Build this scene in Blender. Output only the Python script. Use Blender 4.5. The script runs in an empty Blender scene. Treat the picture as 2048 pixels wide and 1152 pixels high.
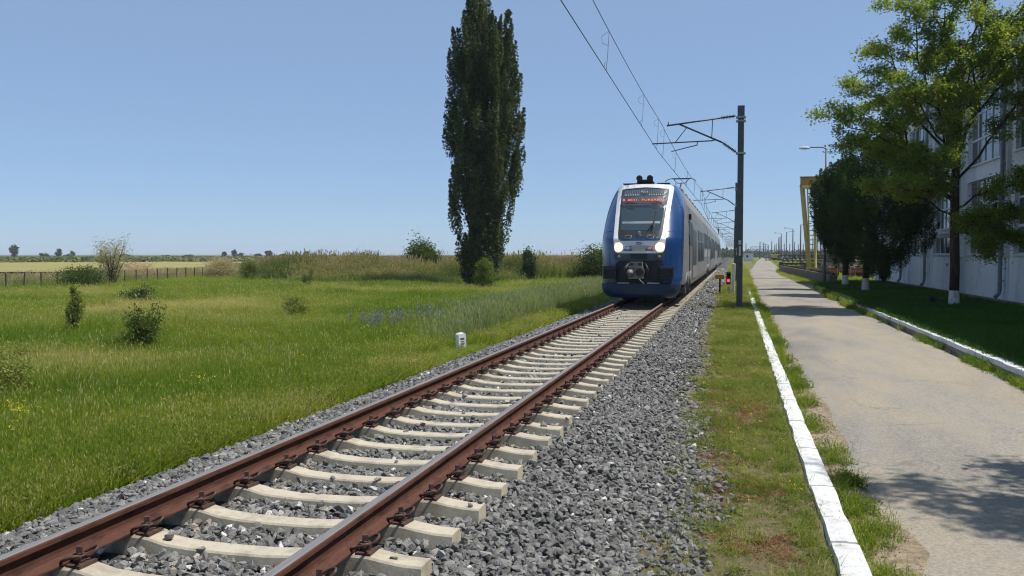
import bpy, bmesh, math, random
import numpy as np
from mathutils import Vector, Matrix, Euler
random.seed(7)
rng = np.random.default_rng(11)
SC = bpy.context.scene
COL = SC.collection

# ------------------------------------------------------------------ camera, world, sun, exposure
YAW, PIT = 0.2462, 0.0382
cam = bpy.data.objects.new("camera", bpy.data.cameras.new("camera"))
COL.objects.link(cam)
cam.location = (3.0, 0.0, 1.605)
cam.rotation_euler = (math.pi / 2 - PIT, 0, YAW)
cam.data.sensor_width = 36
cam.data.lens = 36 * 1759.3 / 2048
cam.data.clip_start = 0.1
cam.data.clip_end = 20000
SC.camera = cam

SUN = Vector((0.462, 0.070, 0.885)).normalized()
SUN_EL = math.asin(SUN.z)
SUN_AZ = math.atan2(SUN.x, SUN.y)          # clockwise from +Y
world = bpy.data.worlds.new("World")
SC.world = world
world.use_nodes = True
nt = world.node_tree
nt.nodes.clear()
sky = nt.nodes.new("ShaderNodeTexSky")
sky.sky_type = 'NISHITA'
sky.sun_disc = False
sky.sun_elevation = SUN_EL
sky.sun_rotation = SUN_AZ
sky.altitude = 0
sky.air_density = 0.7
sky.dust_density = 0.25
sky.ozone_density = 7.5
bg = nt.nodes.new("ShaderNodeBackground")
bg.inputs[1].default_value = 0.113
wo = nt.nodes.new("ShaderNodeOutputWorld")
thin = nt.nodes.new("ShaderNodeMix")          # a thin even veil over the clear-air sky
thin.data_type = 'RGBA'
thin.inputs[0].default_value = 0.55
thin.inputs[7].default_value = (2.75, 3.85, 5.5, 1)
nt.links.new(sky.outputs[0], thin.inputs[6])
nt.links.new(thin.outputs[2], bg.inputs[0])
nt.links.new(bg.outputs[0], wo.inputs[0])

sl = bpy.data.lights.new("sun", 'SUN')
sl.energy = 4.8
sl.angle = math.radians(0.53)
sl.color = (1.0, 0.955, 0.88)
so = bpy.data.objects.new("sun", sl)
COL.objects.link(so)
so.rotation_euler = SUN.to_track_quat('Z', 'Y').to_euler()

SC.view_settings.view_transform = 'Standard'
SC.view_settings.look = 'None'
SC.view_settings.exposure = 0.22
SC.view_settings.gamma = 1
SC.render.engine = 'CYCLES'
SC.cycles.use_denoising = True
SC.cycles.filter_width = 1.15
SC.cycles.sample_clamp_indirect = 3.0
SC.cycles.max_bounces = 8
SC.cycles.transparent_max_bounces = 8
SC.cycles.caustics_reflective = False
SC.cycles.caustics_refractive = False

# ------------------------------------------------------------------ materials
MATS = {}


def nodes_of(m):
    m.use_nodes = True
    t = m.node_tree
    b = t.nodes.get("Principled BSDF")
    return t, b


def ramp(t, fac, stops, interp='LINEAR'):
    r = t.nodes.new("ShaderNodeValToRGB")
    r.color_ramp.interpolation = interp
    els = r.color_ramp.elements
    while len(els) > 1:
        els.remove(els[-1])
    els[0].position = stops[0][0]
    els[0].color = (*stops[0][1], 1)
    for p, c in stops[1:]:
        e = els.new(p)
        e.color = (*c, 1)
    t.links.new(fac, r.inputs[0])
    return r.outputs[0]


def pos_vec(t, scale=(1, 1, 1)):
    g = t.nodes.new("ShaderNodeNewGeometry")
    mp = t.nodes.new("ShaderNodeMapping")
    mp.inputs['Scale'].default_value = scale
    t.links.new(g.outputs['Position'], mp.inputs[0])
    return mp.outputs[0]


def noise(t, vec, scale, detail=5, rough=.55, dist=0):
    n = t.nodes.new("ShaderNodeTexNoise")
    n.inputs['Scale'].default_value = scale
    n.inputs['Detail'].default_value = detail
    n.inputs['Roughness'].default_value = rough
    n.inputs['Distortion'].default_value = dist
    t.links.new(vec, n.inputs['Vector'])
    return n.outputs[0]


def mixc(t, fac, a, b, mode='MIX'):
    m = t.nodes.new("ShaderNodeMix")
    m.data_type = 'RGBA'
    m.blend_type = mode
    for i, v in ((0, fac), (6, a), (7, b)):
        if hasattr(v, 'is_output'):
            t.links.new(v, m.inputs[i])
        elif i == 0:
            m.inputs[0].default_value = v
        else:
            m.inputs[i].default_value = (*v, 1)
    return m.outputs[2]


def mathn(t, op, a, b=None):
    m = t.nodes.new("ShaderNodeMath")
    m.operation = op
    for i, v in ((0, a), (1, b)):
        if v is None:
            continue
        if hasattr(v, 'is_output'):
            t.links.new(v, m.inputs[i])
        else:
            m.inputs[i].default_value = v
    return m.outputs[0]


def bumpn(t, b, h, strength, dist=.02):
    n = t.nodes.new("ShaderNodeBump")
    n.inputs['Strength'].default_value = strength
    n.inputs['Distance'].default_value = dist
    t.links.new(h, n.inputs['Height'])
    t.links.new(n.outputs[0], b.inputs['Normal'])


def mat(name, c1, c2=None, scale=4, rough=.7, metal=0, bump=0, bscale=None, bdist=.01, spec=.5, stretch=(1, 1, 1),
        c3=None, fine=None, coat=0, dist=0):
    """Plain weathered surface: two or three colours mixed by world-space noise, with a bump."""
    if name in MATS:
        return MATS[name]
    m = bpy.data.materials.new(name)
    t, b = nodes_of(m)
    b.inputs['Roughness'].default_value = rough
    b.inputs['Metallic'].default_value = metal
    b.inputs['Specular IOR Level'].default_value = spec
    b.inputs['Coat Weight'].default_value = coat
    b.inputs['Coat Roughness'].default_value = .08
    v = pos_vec(t, stretch)
    if c2 is None:
        c2 = tuple(x * .82 for x in c1)
    n1 = noise(t, v, scale, 6, .6, dist)
    if c3:
        col = ramp(t, n1, [(.3, c1), (.5, c2), (.68, c3)])
    else:
        col = ramp(t, n1, [(.36, c1), (.66, c2)])
    if fine:
        n2 = noise(t, v, fine, 3, .7)
        col = mixc(t, .35, col, ramp(t, n2, [(.3, (.35, .35, .35)), (.7, (1, 1, 1))]), 'MULTIPLY')
    t.links.new(col, b.inputs['Base Color'])
    if bump:
        bumpn(t, b, noise(t, v, bscale or scale * 4, 6, .65), bump, bdist)
    MATS[name] = m
    return m


def leaf_mat(name, stops, trans=.35, rough=.55, inst=False, tscale=1.25):
    """Leaves and blades: colour from each leaf's own tint value, diffuse mixed with translucent."""
    if name in MATS:
        return MATS[name]
    m = bpy.data.materials.new(name)
    t, b = nodes_of(m)
    a = t.nodes.new("ShaderNodeAttribute")
    a.attribute_name = "tint"
    a.attribute_type = 'INSTANCER' if inst else 'GEOMETRY'
    fac = a.outputs['Fac']
    if inst:
        a2 = t.nodes.new("ShaderNodeAttribute")
        a2.attribute_name = "bl"
        a2.attribute_type = 'GEOMETRY'
        s = mathn(t, 'SUBTRACT', a2.outputs['Fac'], .5)
        fac = mathn(t, 'ADD', fac, mathn(t, 'MULTIPLY', s, .35))
    col = ramp(t, fac, stops)
    b.inputs['Roughness'].default_value = rough
    b.inputs['Specular IOR Level'].default_value = .14
    t.links.new(col, b.inputs['Base Color'])
    tr = t.nodes.new("ShaderNodeBsdfTranslucent")
    tc = mixc(t, 1, col, (tscale * 1.05, tscale, tscale * .55), 'MULTIPLY')
    t.links.new(tc, tr.inputs[0])
    mx = t.nodes.new("ShaderNodeMixShader")
    mx.inputs[0].default_value = trans
    t.links.new(b.outputs[0], mx.inputs[1])
    t.links.new(tr.outputs[0], mx.inputs[2])
    t.links.new(mx.outputs[0], t.nodes['Material Output'].inputs[0])
    MATS[name] = m
    return m


def glass_mat(name, col, rough=.06, spec=.8):
    if name in MATS:
        return MATS[name]
    m = bpy.data.materials.new(name)
    t, b = nodes_of(m)
    b.inputs['Base Color'].default_value = (*col, 1)
    b.inputs['Roughness'].default_value = rough
    b.inputs['Specular IOR Level'].default_value = spec
    v = pos_vec(t)
    bumpn(t, b, noise(t, v, 1.3, 2), .03, .05)
    MATS[name] = m
    return m


def emit_mat(name, col, st):
    if name in MATS:
        return MATS[name]
    m = bpy.data.materials.new(name)
    t, b = nodes_of(m)
    b.inputs['Base Color'].default_value = (*col, 1)
    b.inputs['Emission Color'].default_value = (*col, 1)
    b.inputs['Emission Strength'].default_value = st
    MATS[name] = m
    return m


# ------------------------------------------------------------------ mesh helpers
class MB:
    """Collects boxes, tubes, prisms; build() links them as one mesh object."""

    def __init__(s):
        s.v, s.f, s.m, s.sm = [], [], [], []

    def add(s, vs, fs, mi=0, smooth=False, M=None):
        o = len(s.v)
        if M is not None:
            vs = [tuple(M @ Vector(p)) for p in vs]
        s.v += [tuple(p) for p in vs]
        for f in fs:
            s.f.append(tuple(i + o for i in f))
            s.m.append(mi)
            s.sm.append(smooth)
        return s

    def box(s, c, d, rz=0, mi=0, rx=0, ry=0, taper=1.0, M=None):
        x, y, z = (k / 2 for k in d)
        vs = []
        R = Euler((rx, ry, rz)).to_matrix()
        for sz in (-1, 1):
            k = taper if sz > 0 else 1
            for sx, sy in ((-1, -1), (1, -1), (1, 1), (-1, 1)):
                vs.append(tuple(R @ Vector((sx * x * k, sy * y * k, sz * z)) + Vector(c)))
        fs = [(3, 2, 1, 0), (4, 5, 6, 7), (0, 1, 5, 4), (1, 2, 6, 5), (2, 3, 7, 6), (3, 0, 4, 7)]
        return s.add(vs, fs, mi, False, M)

    def bbox(s, x0, x1, y0, y1, z0, z1, mi=0):
        return s.box(((x0 + x1) / 2, (y0 + y1) / 2, (z0 + z1) / 2), (x1 - x0, y1 - y0, z1 - z0), mi=mi)

    def tube(s, pts, r, n=8, mi=0, cap=True, smooth=True):
        pts = [Vector(p) for p in pts]
        rs = r if isinstance(r, (list, tuple)) else [r] * len(pts)
        ring = []
        up = None
        for i, p in enumerate(pts):
            a = pts[max(i - 1, 0)]
            b = pts[min(i + 1, len(pts) - 1)]
            d = (b - a)
            if d.length < 1e-9:
                d = Vector((0, 0, 1))
            d.normalize()
            if up is None:
                up = Vector((0, 0, 1)) if abs(d.z) < .9 else Vector((1, 0, 0))
            x = d.cross(up)
            if x.length < 1e-4:
                x = d.cross(Vector((0, 1, 0)))
            x.normalize()
            y = x.cross(d).normalized()
            up = y
            ring.append([tuple(p + rs[i] * (math.cos(k * 2 * math.pi / n) * x + math.sin(k * 2 * math.pi / n) * y)) for k in range(n)])
        vs = [q for g in ring for q in g]
        fs = []
        for i in range(len(pts) - 1):
            for k in range(n):
                k2 = (k + 1) % n
                fs.append((i * n + k, i * n + k2, (i + 1) * n + k2, (i + 1) * n + k))
        s.add(vs, fs, mi, smooth)
        if cap:
            o = len(s.v) - len(vs)
            s.f.append(tuple(o + k for k in reversed(range(n))))
            s.m.append(mi); s.sm.append(False)
            e = o + (len(pts) - 1) * n
            s.f.append(tuple(e + k for k in range(n)))
            s.m.append(mi); s.sm.append(False)
        return s

    def cyl(s, p0, p1, r0, r1=None, n=12, mi=0, smooth=True):
        return s.tube([p0, p1], [r0, r0 if r1 is None else r1], n, mi, True, smooth)

    def lathe(s, prof, c=(0, 0, 0), axis='z', n=16, mi=0, smooth=True):
        vs, fs = [], []
        for r, h in prof:
            for k in range(n):
                a = k * 2 * math.pi / n
                p = (r * math.cos(a), r * math.sin(a), h)
                if axis == 'x':
                    p = (h, p[0], p[1])
                elif axis == 'y':
                    p = (p[0], h, p[1])
                vs.append((p[0] + c[0], p[1] + c[1], p[2] + c[2]))
        for i in range(len(prof) - 1):
            for k in range(n):
                k2 = (k + 1) % n
                fs.append((i * n + k, i * n + k2, (i + 1) * n + k2, (i + 1) * n + k))
        return s.add(vs, fs, mi, smooth)

    def prism(s, poly, a0, a1, axis='y', mi=0, smooth=False, mis=None):
        """poly: 2D points; extruded along axis. y: (x,z)  x: (y,z)  z: (x,y)"""
        n = len(poly)

        def pt(p, a):
            return {'y': (p[0], a, p[1]), 'x': (a, p[0], p[1]), 'z': (p[0], p[1], a)}[axis]
        vs = [pt(p, a0) for p in poly] + [pt(p, a1) for p in poly]
        for k in range(n):
            k2 = (k + 1) % n
            o = len(s.v)
            s.add([vs[k], vs[k2], vs[n + k2], vs[n + k]], [(0, 1, 2, 3)], (mis[k] if mis else mi), smooth)
        s.add(vs, [tuple(reversed(range(n))), tuple(range(n, 2 * n))], mi)
        return s

    def build(s, name, mats, parent=None, bevel=0, fix=True, weld=0):
        me = bpy.data.meshes.new(name)
        me.from_pydata(s.v, [], s.f)
        if not isinstance(mats, (list, tuple)):
            mats = [mats]
        for m in mats:
            me.materials.append(m)
        me.polygons.foreach_set('material_index', s.m)
        me.polygons.foreach_set('use_smooth', s.sm)
        if fix or weld:
            bm = bmesh.new()
            bm.from_mesh(me)
            if weld:
                bmesh.ops.remove_doubles(bm, verts=bm.verts, dist=weld)
            bmesh.ops.recalc_face_normals(bm, faces=bm.faces)
            bm.to_mesh(me)
            bm.free()
        me.update()
        o = bpy.data.objects.new(name, me)
        COL.objects.link(o)
        if parent is not None:
            o.parent = parent
        if bevel:
            b = o.modifiers.new("bevel", 'BEVEL')
            b.width = bevel
            b.segments = 2
            b.limit_method = 'ANGLE'
            b.angle_limit = math.radians(50)
        return o


def mesh_np(name, V, F, mats, parent=None, attrs=None, smooth=False, mi=None):
    """One mesh object from numpy arrays; F is (n,3) or (n,4)."""
    me = bpy.data.meshes.new(name)
    V = np.asarray(V, np.float32)
    F = np.asarray(F, np.int32)
    k = F.shape[1]
    me.vertices.add(len(V))
    me.vertices.foreach_set('co', V.ravel())
    me.loops.add(F.size)
    me.loops.foreach_set('vertex_index', F.ravel())
    me.polygons.add(len(F))
    me.polygons.foreach_set('loop_start', np.arange(len(F), dtype=np.int32) * k)
    if mi is not None:
        me.polygons.foreach_set('material_index', np.asarray(mi, np.int32))
    me.polygons.foreach_set('use_smooth', np.full(len(F), smooth))
    for m in (mats if isinstance(mats, (list, tuple)) else [mats]):
        me.materials.append(m)
    for an, (dom, data) in (attrs or {}).items():
        at = me.attributes.new(an, 'FLOAT', dom)
        at.data.foreach_set('value', np.asarray(data, np.float32))
    me.update(calc_edges=True)
    me.validate()
    o = bpy.data.objects.new(name, me)
    if COL is not None:
        COL.objects.link(o)
    if parent is not None:
        o.parent = parent
    return o


def empty(name, loc=(0, 0, 0), rz=0):
    o = bpy.data.objects.new(name, None)
    COL.objects.link(o)
    o.location = loc
    o.rotation_euler = (0, 0, rz)
    o.empty_display_size = .2
    return o


def tag(o, label, cat, group=None, kind=None):
    o['label'] = label
    o['category'] = cat
    if group:
        o['group'] = group
    if kind:
        o['kind'] = kind
    return o


def struct(o, label=None, cat=None):
    o['kind'] = 'structure'
    if label:
        o['label'] = label
        o['category'] = cat or o.name
    return o


def copy_tree(o, parent=None):
    c = o.copy()
    COL.objects.link(c)
    if parent is not None:
        c.parent = parent
    for ch in list(o.children):
        copy_tree(ch, c)
    return c


def vnoise(x, y, scale, seed=0):
    """value noise in numpy, 0..1"""
    g = np.random.default_rng(seed).random((64, 64))
    u, v = np.asarray(x) / scale, np.asarray(y) / scale
    i, j = np.floor(u).astype(int), np.floor(v).astype(int)
    fu, fv = u - i, v - j
    fu = fu * fu * (3 - 2 * fu)
    fv = fv * fv * (3 - 2 * fv)
    A = lambda a, b: g[a % 64, b % 64]
    return (A(i, j) * (1 - fu) + A(i + 1, j) * fu) * (1 - fv) + (A(i, j + 1) * (1 - fu) + A(i + 1, j + 1) * fu) * fv


# ------------------------------------------------------------------ scatter (stuff only)
def scatter(name, P, variants, scl, tint, tilt=.12, label=None, cat=None, sclz=None, rot=None):
    """P (n,3) points; each gets one of the variant meshes. One object, kind = stuff."""
    n = len(P)
    me = bpy.data.meshes.new(name)
    me.vertices.add(n)
    me.vertices.foreach_set('co', np.asarray(P, np.float32).ravel())
    if rot is None:
        rot = np.stack([rng.normal(0, tilt, n), rng.normal(0, tilt, n), rng.random(n) * 6.283], 1)
    scl = np.broadcast_to(np.asarray(scl, np.float32), (n,))
    S = np.stack([scl, scl, scl if sclz is None else sclz], 1)
    for an, ty, d in (('rot', 'FLOAT_VECTOR', rot), ('scl', 'FLOAT_VECTOR', S)):
        a = me.attributes.new(an, ty, 'POINT')
        a.data.foreach_set('vector', np.asarray(d, np.float32).ravel())
    a = me.attributes.new('tint', 'FLOAT', 'POINT')
    a.data.foreach_set('value', np.asarray(tint, np.float32))
    a = me.attributes.new('vid', 'INT', 'POINT')
    a.data.foreach_set('value', rng.integers(0, len(variants), n).astype(np.int32))
    o = bpy.data.objects.new(name, me)
    COL.objects.link(o)
    vc = bpy.data.collections.new(name + "_kinds")
    for i, vm in enumerate(variants):
        vo = bpy.data.objects.new("%s_kind_%02d" % (name, i), vm)
        vc.objects.link(vo)
    g = bpy.data.node_groups.new(name + "_scatter", 'GeometryNodeTree')
    g.interface.new_socket("Geometry", in_out='INPUT', socket_type='NodeSocketGeometry')
    g.interface.new_socket("Geometry", in_out='OUTPUT', socket_type='NodeSocketGeometry')
    N, L = g.nodes, g.links
    gi, go = N.new('NodeGroupInput'), N.new('NodeGroupOutput')
    ip = N.new('GeometryNodeInstanceOnPoints')
    ci = N.new('GeometryNodeCollectionInfo')
    ci.inputs['Collection'].default_value = vc
    ci.inputs['Separate Children'].default_value = True
    ci.inputs['Reset Children'].default_value = True

    def na(nm, ty):
        q = N.new('GeometryNodeInputNamedAttribute')
        q.data_type = ty
        q.inputs['Name'].default_value = nm
        return q.outputs['Attribute']
    e2r = N.new('FunctionNodeEulerToRotation')
    L.new(na('rot', 'FLOAT_VECTOR'), e2r.inputs[0])
    L.new(gi.outputs[0], ip.inputs['Points'])
    L.new(ci.outputs[0], ip.inputs['Instance'])
    ip.inputs['Pick Instance'].default_value = True
    L.new(na('vid', 'INT'), ip.inputs['Instance Index'])
    L.new(e2r.outputs[0], ip.inputs['Rotation'])
    L.new(na('scl', 'FLOAT_VECTOR'), ip.inputs['Scale'])
    L.new(ip.outputs[0], go.inputs[0])
    md = o.modifiers.new("scatter", 'NODES')
    md.node_group = g
    o['kind'] = 'stuff'
    if label:
        o['label'] = label
        o['category'] = cat or name.replace('_', ' ')
    return o


def raw_mesh(name, V, F, m, bl=None, smooth=False):
    """a mesh datablock (not linked) for scatter variants"""
    me = bpy.data.meshes.new(name)
    me.from_pydata([tuple(p) for p in V], [], [tuple(f) for f in F])
    me.materials.append(m)
    if smooth:
        me.polygons.foreach_set('use_smooth', [True] * len(F))
    if bl is not None:
        a = me.attributes.new('bl', 'FLOAT', 'FACE')
        a.data.foreach_set('value', np.asarray(bl, np.float32))
    me.update()
    return me


def blade_clump(name, m, n=26, rad=.11, h=(.25, .5), w=(.004, .008), bend=.5, seed=0, head=0.0):
    r = random.Random(seed)
    V, F, B = [], [], []
    for i in range(n):
        a = r.random() * 6.283
        q = rad * math.sqrt(r.random())
        x, y = q * math.cos(a), q * math.sin(a)
        H = r.uniform(*h)
        W = r.uniform(*w)
        d = r.random() * 6.283
        bd = bend * r.random() * H
        dx, dy = math.cos(d), math.sin(d)
        fa = r.random() * 6.283
        px, py = math.cos(fa) * W, math.sin(fa) * W
        o = len(V)
        for k, t in enumerate((0, .4, .75)):
            ww = (1, .9, .6)[k]
            cx, cy, cz = x + dx * bd * t * t, y + dy * bd * t * t, H * t * (1 - .12 * t * bend)
            V += [(cx - px * ww, cy - py * ww, cz), (cx + px * ww, cy + py * ww, cz)]
        V.append((x + dx * bd, y + dy * bd, H * (1 - .15 * bend)))
        F += [(o, o + 1, o + 3, o + 2), (o + 2, o + 3, o + 5, o + 4), (o + 4, o + 5, o + 6)]
        b = r.random()
        B += [b, b, b]
        if head and r.random() < head:
            tx, ty, tz = V[-1]
            o = len(V)
            hw, hh = W * 1.8, H * .10
            V += [(tx, ty, tz - hh * .4), (tx - hw, ty, tz + hh * .3), (tx, ty, tz + hh), (tx + hw, ty, tz + hh * .3)]
            F.append((o, o + 1, o + 2, o + 3))
            B.append(1.0 + .9 * r.random())
    return raw_mesh(name, V, F, m, B)


def leaf_clump(name, m, n=40, rad=(.3, .3, .3), size=(.03, .06), seed=0, bias=1.0, flat=.3, droop=0, cz=None, stems=0, aspect=.5):
    """loose ball of rhombic leaves round a point (for scattered weeds and far scrub)"""
    r = random.Random(seed)
    V, F, B = [], [], []
    for i in range(n):
        while True:
            p = Vector((r.uniform(-1, 1), r.uniform(-1, 1), r.uniform(-1, 1)))
            if p.length <= 1:
                break
        p = p.normalized() * (p.length ** bias)
        c = Vector((p.x * rad[0], p.y * rad[1], p.z * rad[2] + (rad[2] if cz is None else cz)))
        nrm = Vector((r.gauss(0, 1), r.gauss(0, 1), r.gauss(0, 1) + flat * 2)).normalized()
        t = nrm.cross(Vector((r.gauss(0, 1), r.gauss(0, 1), r.gauss(0, 1)))).normalized()
        u = nrm.cross(t)
        L = r.uniform(*size)
        W = L * aspect
        o = len(V)
        V += [tuple(c - t * L * .5), tuple(c + u * W * .5), tuple(c + t * L * .5 - nrm * L * droop), tuple(c - u * W * .5)]
        F.append((o, o + 1, o + 2, o + 3))
        B.append(r.random())
    for i in range(stems):
        a = r.random() * 6.283
        q = .7 * math.sqrt(r.random())
        tx, ty, tz = rad[0] * q * math.cos(a), rad[1] * q * math.sin(a), rad[2] * r.uniform(.8, 1.7)
        w = .004
        o = len(V)
        V += [(tx * .2 - w, ty * .2, 0), (tx * .2 + w, ty * .2, 0), (tx + w, ty, tz), (tx - w, ty, tz)]
        F.append((o, o + 1, o + 2, o + 3))
        B.append(.2)
    return raw_mesh(name, V, F, m, B)


def leaves_np(C, size, aspect=.5, nb=None, flat=.4, seed=0, fold=.15):
    """rhombic leaves at centres C (n,3): returns V (4n,3), F (n,4)"""
    r = np.random.default_rng(seed)
    n = len(C)
    N = r.normal(0, 1, (n, 3))
    N[:, 2] += flat * 2
    if nb is not None:
        N += nb
    N /= np.linalg.norm(N, axis=1)[:, None]
    T = np.cross(N, r.normal(0, 1, (n, 3)))
    T /= np.linalg.norm(T, axis=1)[:, None] + 1e-9
    U = np.cross(N, T)
    L = (np.asarray(size) * (0.7 + .6 * r.random(n)))[:, None]
    W = L * aspect
    V = np.empty((n, 4, 3))
    V[:, 0] = C - T * L * .5
    V[:, 1] = C + U * W * .5 + N * L * fold
    V[:, 2] = C + T * L * .5
    V[:, 3] = C - U * W * .5 + N * L * fold
    F = np.arange(n * 4).reshape(n, 4)
    return V.reshape(-1, 3), F


def sheet(name, xs, ys, zf, m, mi=None, attrs=None):
    X, Y = np.meshgrid(np.asarray(xs, float), np.asarray(ys, float))
    Z = zf(X, Y)
    V = np.stack([X, Y, Z], -1).reshape(-1, 3)
    nx, ny = len(xs), len(ys)
    i, j = np.meshgrid(np.arange(nx - 1), np.arange(ny - 1))
    a = (j * nx + i).ravel()
    F = np.stack([a, a + 1, a + nx + 1, a + nx], 1)
    return mesh_np(name, V, F, m, smooth=True)

# ------------------------------------------------------------------ terrain
def gz(x, y):
    x = np.asarray(x, float); y = np.asarray(y, float)
    z = np.interp(x, [-900, -400, -120, -9, -6, -3.4, -2.5, -2.2, 2.2, 2.6, 3.70, 3.76, 7.9, 8.2, 40, 300, 2000],
                  [-1.5, -1.25, -1.0, -.95, -.86, -.62, -.5, -.56, -.68, -.68, -.66, -.613, -.613, -.63, -.63, -.8, -1.3])
    far = np.clip((y - 110) / 200, 0, 1)
    z = z - far * .15 * (np.abs(x) > 2.4)
    w = np.clip((-x - 3) / 4, 0, 1) * np.clip((400 - np.hypot(x, y)) / 200, 0, 1)
    z = z + w * ((vnoise(x, y, 5.5, 1) - .5) * .16 + (vnoise(x, y, 1.7, 2) - .5) * .07)
    return z


def axis_pts(a):
    return sorted(set(round(v, 4) for v in a))


gx = axis_pts(list(-np.geomspace(9, 6000, 60)) + list(np.arange(-9, -2.2, .4)) + [-2.2, -1, 0, 1, 2.2, 2.4, 2.6, 3, 3.4, 3.7, 3.76, 4, 5, 6, 7, 7.9, 8.2]
              + list(np.geomspace(9, 6000, 30)))
gy = axis_pts(list(np.arange(-40, 60, 1.0)) + list(np.geomspace(60, 9000, 60)))
m = bpy.data.materials.new("ground_soil_and_turf")
t, b = nodes_of(m)
b.inputs['Roughness'].default_value = .95
b.inputs['Specular IOR Level'].default_value = .15
v = pos_vec(t)
sx = t.nodes.new("ShaderNodeSeparateXYZ")
t.links.new(v, sx.inputs[0])
field = ramp(t, noise(t, v, .35, 6, .6), [(.3, (.050, .075, .016)), (.5, (.075, .098, .022)), (.7, (.105, .110, .035))])
soil = ramp(t, noise(t, v, 14, 10, .82), [(.34, (.11, .085, .056)), (.5, (.235, .185, .125)), (.64, (.37, .30, .215))])
turf = ramp(t, noise(t, v, .5, 6, .65), [(.3, (.085, .10, .028)), (.5, (.13, .14, .042)), (.72, (.21, .185, .085))])
e1 = mathn(t, 'ADD', sx.outputs[0], mathn(t, 'MULTIPLY', noise(t, v, 1.5, 3), .5))
f1 = ramp(t, mathn(t, 'MULTIPLY', mathn(t, 'ADD', e1, 2.3), 2.0), [(.0, (0, 0, 0)), (1, (1, 1, 1))])
base = mixc(t, f1, field, soil)
f2 = ramp(t, mathn(t, 'MULTIPLY', mathn(t, 'SUBTRACT', sx.outputs[1], 52), .1), [(0, (0, 0, 0)), (1, (1, 1, 1))])
f3 = ramp(t, mathn(t, 'MULTIPLY', mathn(t, 'SUBTRACT', sx.outputs[0], 7.9), 4), [(0, (0, 0, 0)), (1, (1, 1, 1))])
f23 = mathn(t, 'MAXIMUM', f2, f3)
right = mixc(t, f23, base, turf)
f4 = ramp(t, mathn(t, 'ADD', sx.outputs[0], 2.0), [(0, (0, 0, 0)), (1, (1, 1, 1))])
t.links.new(mixc(t, f4, base, right), b.inputs['Base Color'])
bumpn(t, b, noise(t, v, 18, 6, .7), .6, .03)
GROUND = m
struct(sheet("ground", gx, gy, gz, GROUND), "flat green field and sandy ground running to the horizon", "ground")

# ripening crop field beyond the fence
m = bpy.data.materials.new("ripening_crop")
t, b = nodes_of(m)
b.inputs['Roughness'].default_value = .95
b.inputs['Specular IOR Level'].default_value = .1
v = pos_vec(t, (.25, 1, 1))
t.links.new(ramp(t, noise(t, v, .12, 7, .7), [(.3, (.20, .205, .065)), (.5, (.265, .240, .09)), (.72, (.32, .28, .12))]), b.inputs['Base Color'])
bumpn(t, b, noise(t, pos_vec(t), 2.5, 5, .7), .8, .25)
u = np.linspace(0, 1, 40)
A, Bq, Cq, D = [np.array(q, float) for q in ((-115, 62), (-50, 128), (-128, 300), (-300, 235))]
U, W = np.meshgrid(u, u)
XY = (A[None, None] * ((1 - U) * (1 - W))[..., None] + Bq * (U * (1 - W))[..., None] + Cq * (U * W)[..., None] + D * ((1 - U) * W)[..., None])
Z = gz(XY[..., 0], XY[..., 1]) + .35 + .05 * vnoise(XY[..., 0], XY[..., 1], 6, 5)
a = (np.arange(39)[:, None] * 40 + np.arange(39)[None]).ravel()
struct(mesh_np("crop_field", np.dstack([XY, Z]).reshape(-1, 3), np.stack([a, a + 1, a + 41, a + 40], 1), m, smooth=True),
       "yellow green crop field behind the wire fence", "crop field")

# road
ROAD_PTS = [(-20, 4.12, 7.86), (2, 4.12, 7.86), (20, 4.12, 7.85), (40, 4.15, 7.95), (57, 4.22, 8.1), (66, 4.35, 8.4), (72, 4.42, 8.1), (87, 4.5, 7.95), (105, 4.7, 8.15),
            (118, 4.95, 8.4), (135, 5.5, 9.3), (157, 6.3, 10.5), (200, 7.6, 12.0), (291, 10.1, 14.7), (420, 14.8, 18.6), (600, 21.9, 24.4), (900, 38, 41)]
ry = np.array(axis_pts(list(np.arange(-20, 60, .5)) + list(np.arange(60, 160, 2)) + list(np.geomspace(160, 900, 30))))
rp = np.array(ROAD_PTS, float)
rl = np.interp(ry, rp[:, 0], rp[:, 1]) + (vnoise(ry, ry * 0, 2.3, 8) - .5) * .24 + (vnoise(ry, ry * 0, .8, 9) - .5) * .22
rr = np.interp(ry, rp[:, 0], rp[:, 2]) + np.where(ry > 60, (vnoise(ry, ry * 0 + 9, 3, 8) - .5) * .6, (vnoise(ry, ry * 0 + 3, 2, 8) - .5) * .12)
K = 13
fr = np.linspace(0, 1, K)
X = rl[:, None] * (1 - fr) + rr[:, None] * fr
Y = np.repeat(ry[:, None], K, 1)
Z = -.602 - .03 * ((fr < .01) | (fr > .99))[None] + .03 * np.sin(fr * math.pi)[None] + .012 * (vnoise(X, Y, 1.6, 4) - .5)
a = (np.arange(len(ry) - 1)[:, None] * K + np.arange(K - 1)[None]).ravel()
m = bpy.data.materials.new("dusty_asphalt")
t, b = nodes_of(m)
b.inputs['Roughness'].default_value = .9
b.inputs['Specular IOR Level'].default_value = .25
v = pos_vec(t)
vs = pos_vec(t, (1, .28, 1))
big = noise(t, vs, 1.1, 6, .62, .3)
grey = ramp(t, noise(t, v, 34, 6, .85), [(.34, (.10, .094, .086)), (.5, (.235, .22, .20)), (.64, (.42, .40, .365))])
sand = ramp(t, noise(t, v, 30, 6, .8), [(.34, (.195, .166, .124)), (.5, (.29, .25, .190)), (.66, (.385, .34, .265))])
fac = ramp(t, big, [(.42, (0, 0, 0)), (.58, (1, 1, 1))])
col = mixc(t, mathn(t, 'ADD', mathn(t, 'MULTIPLY', fac, .62), .26), grey, sand)
peb = t.nodes.new("ShaderNodeTexVoronoi")
peb.inputs['Scale'].default_value = 42
t.links.new(v, peb.inputs['Vector'])
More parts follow.
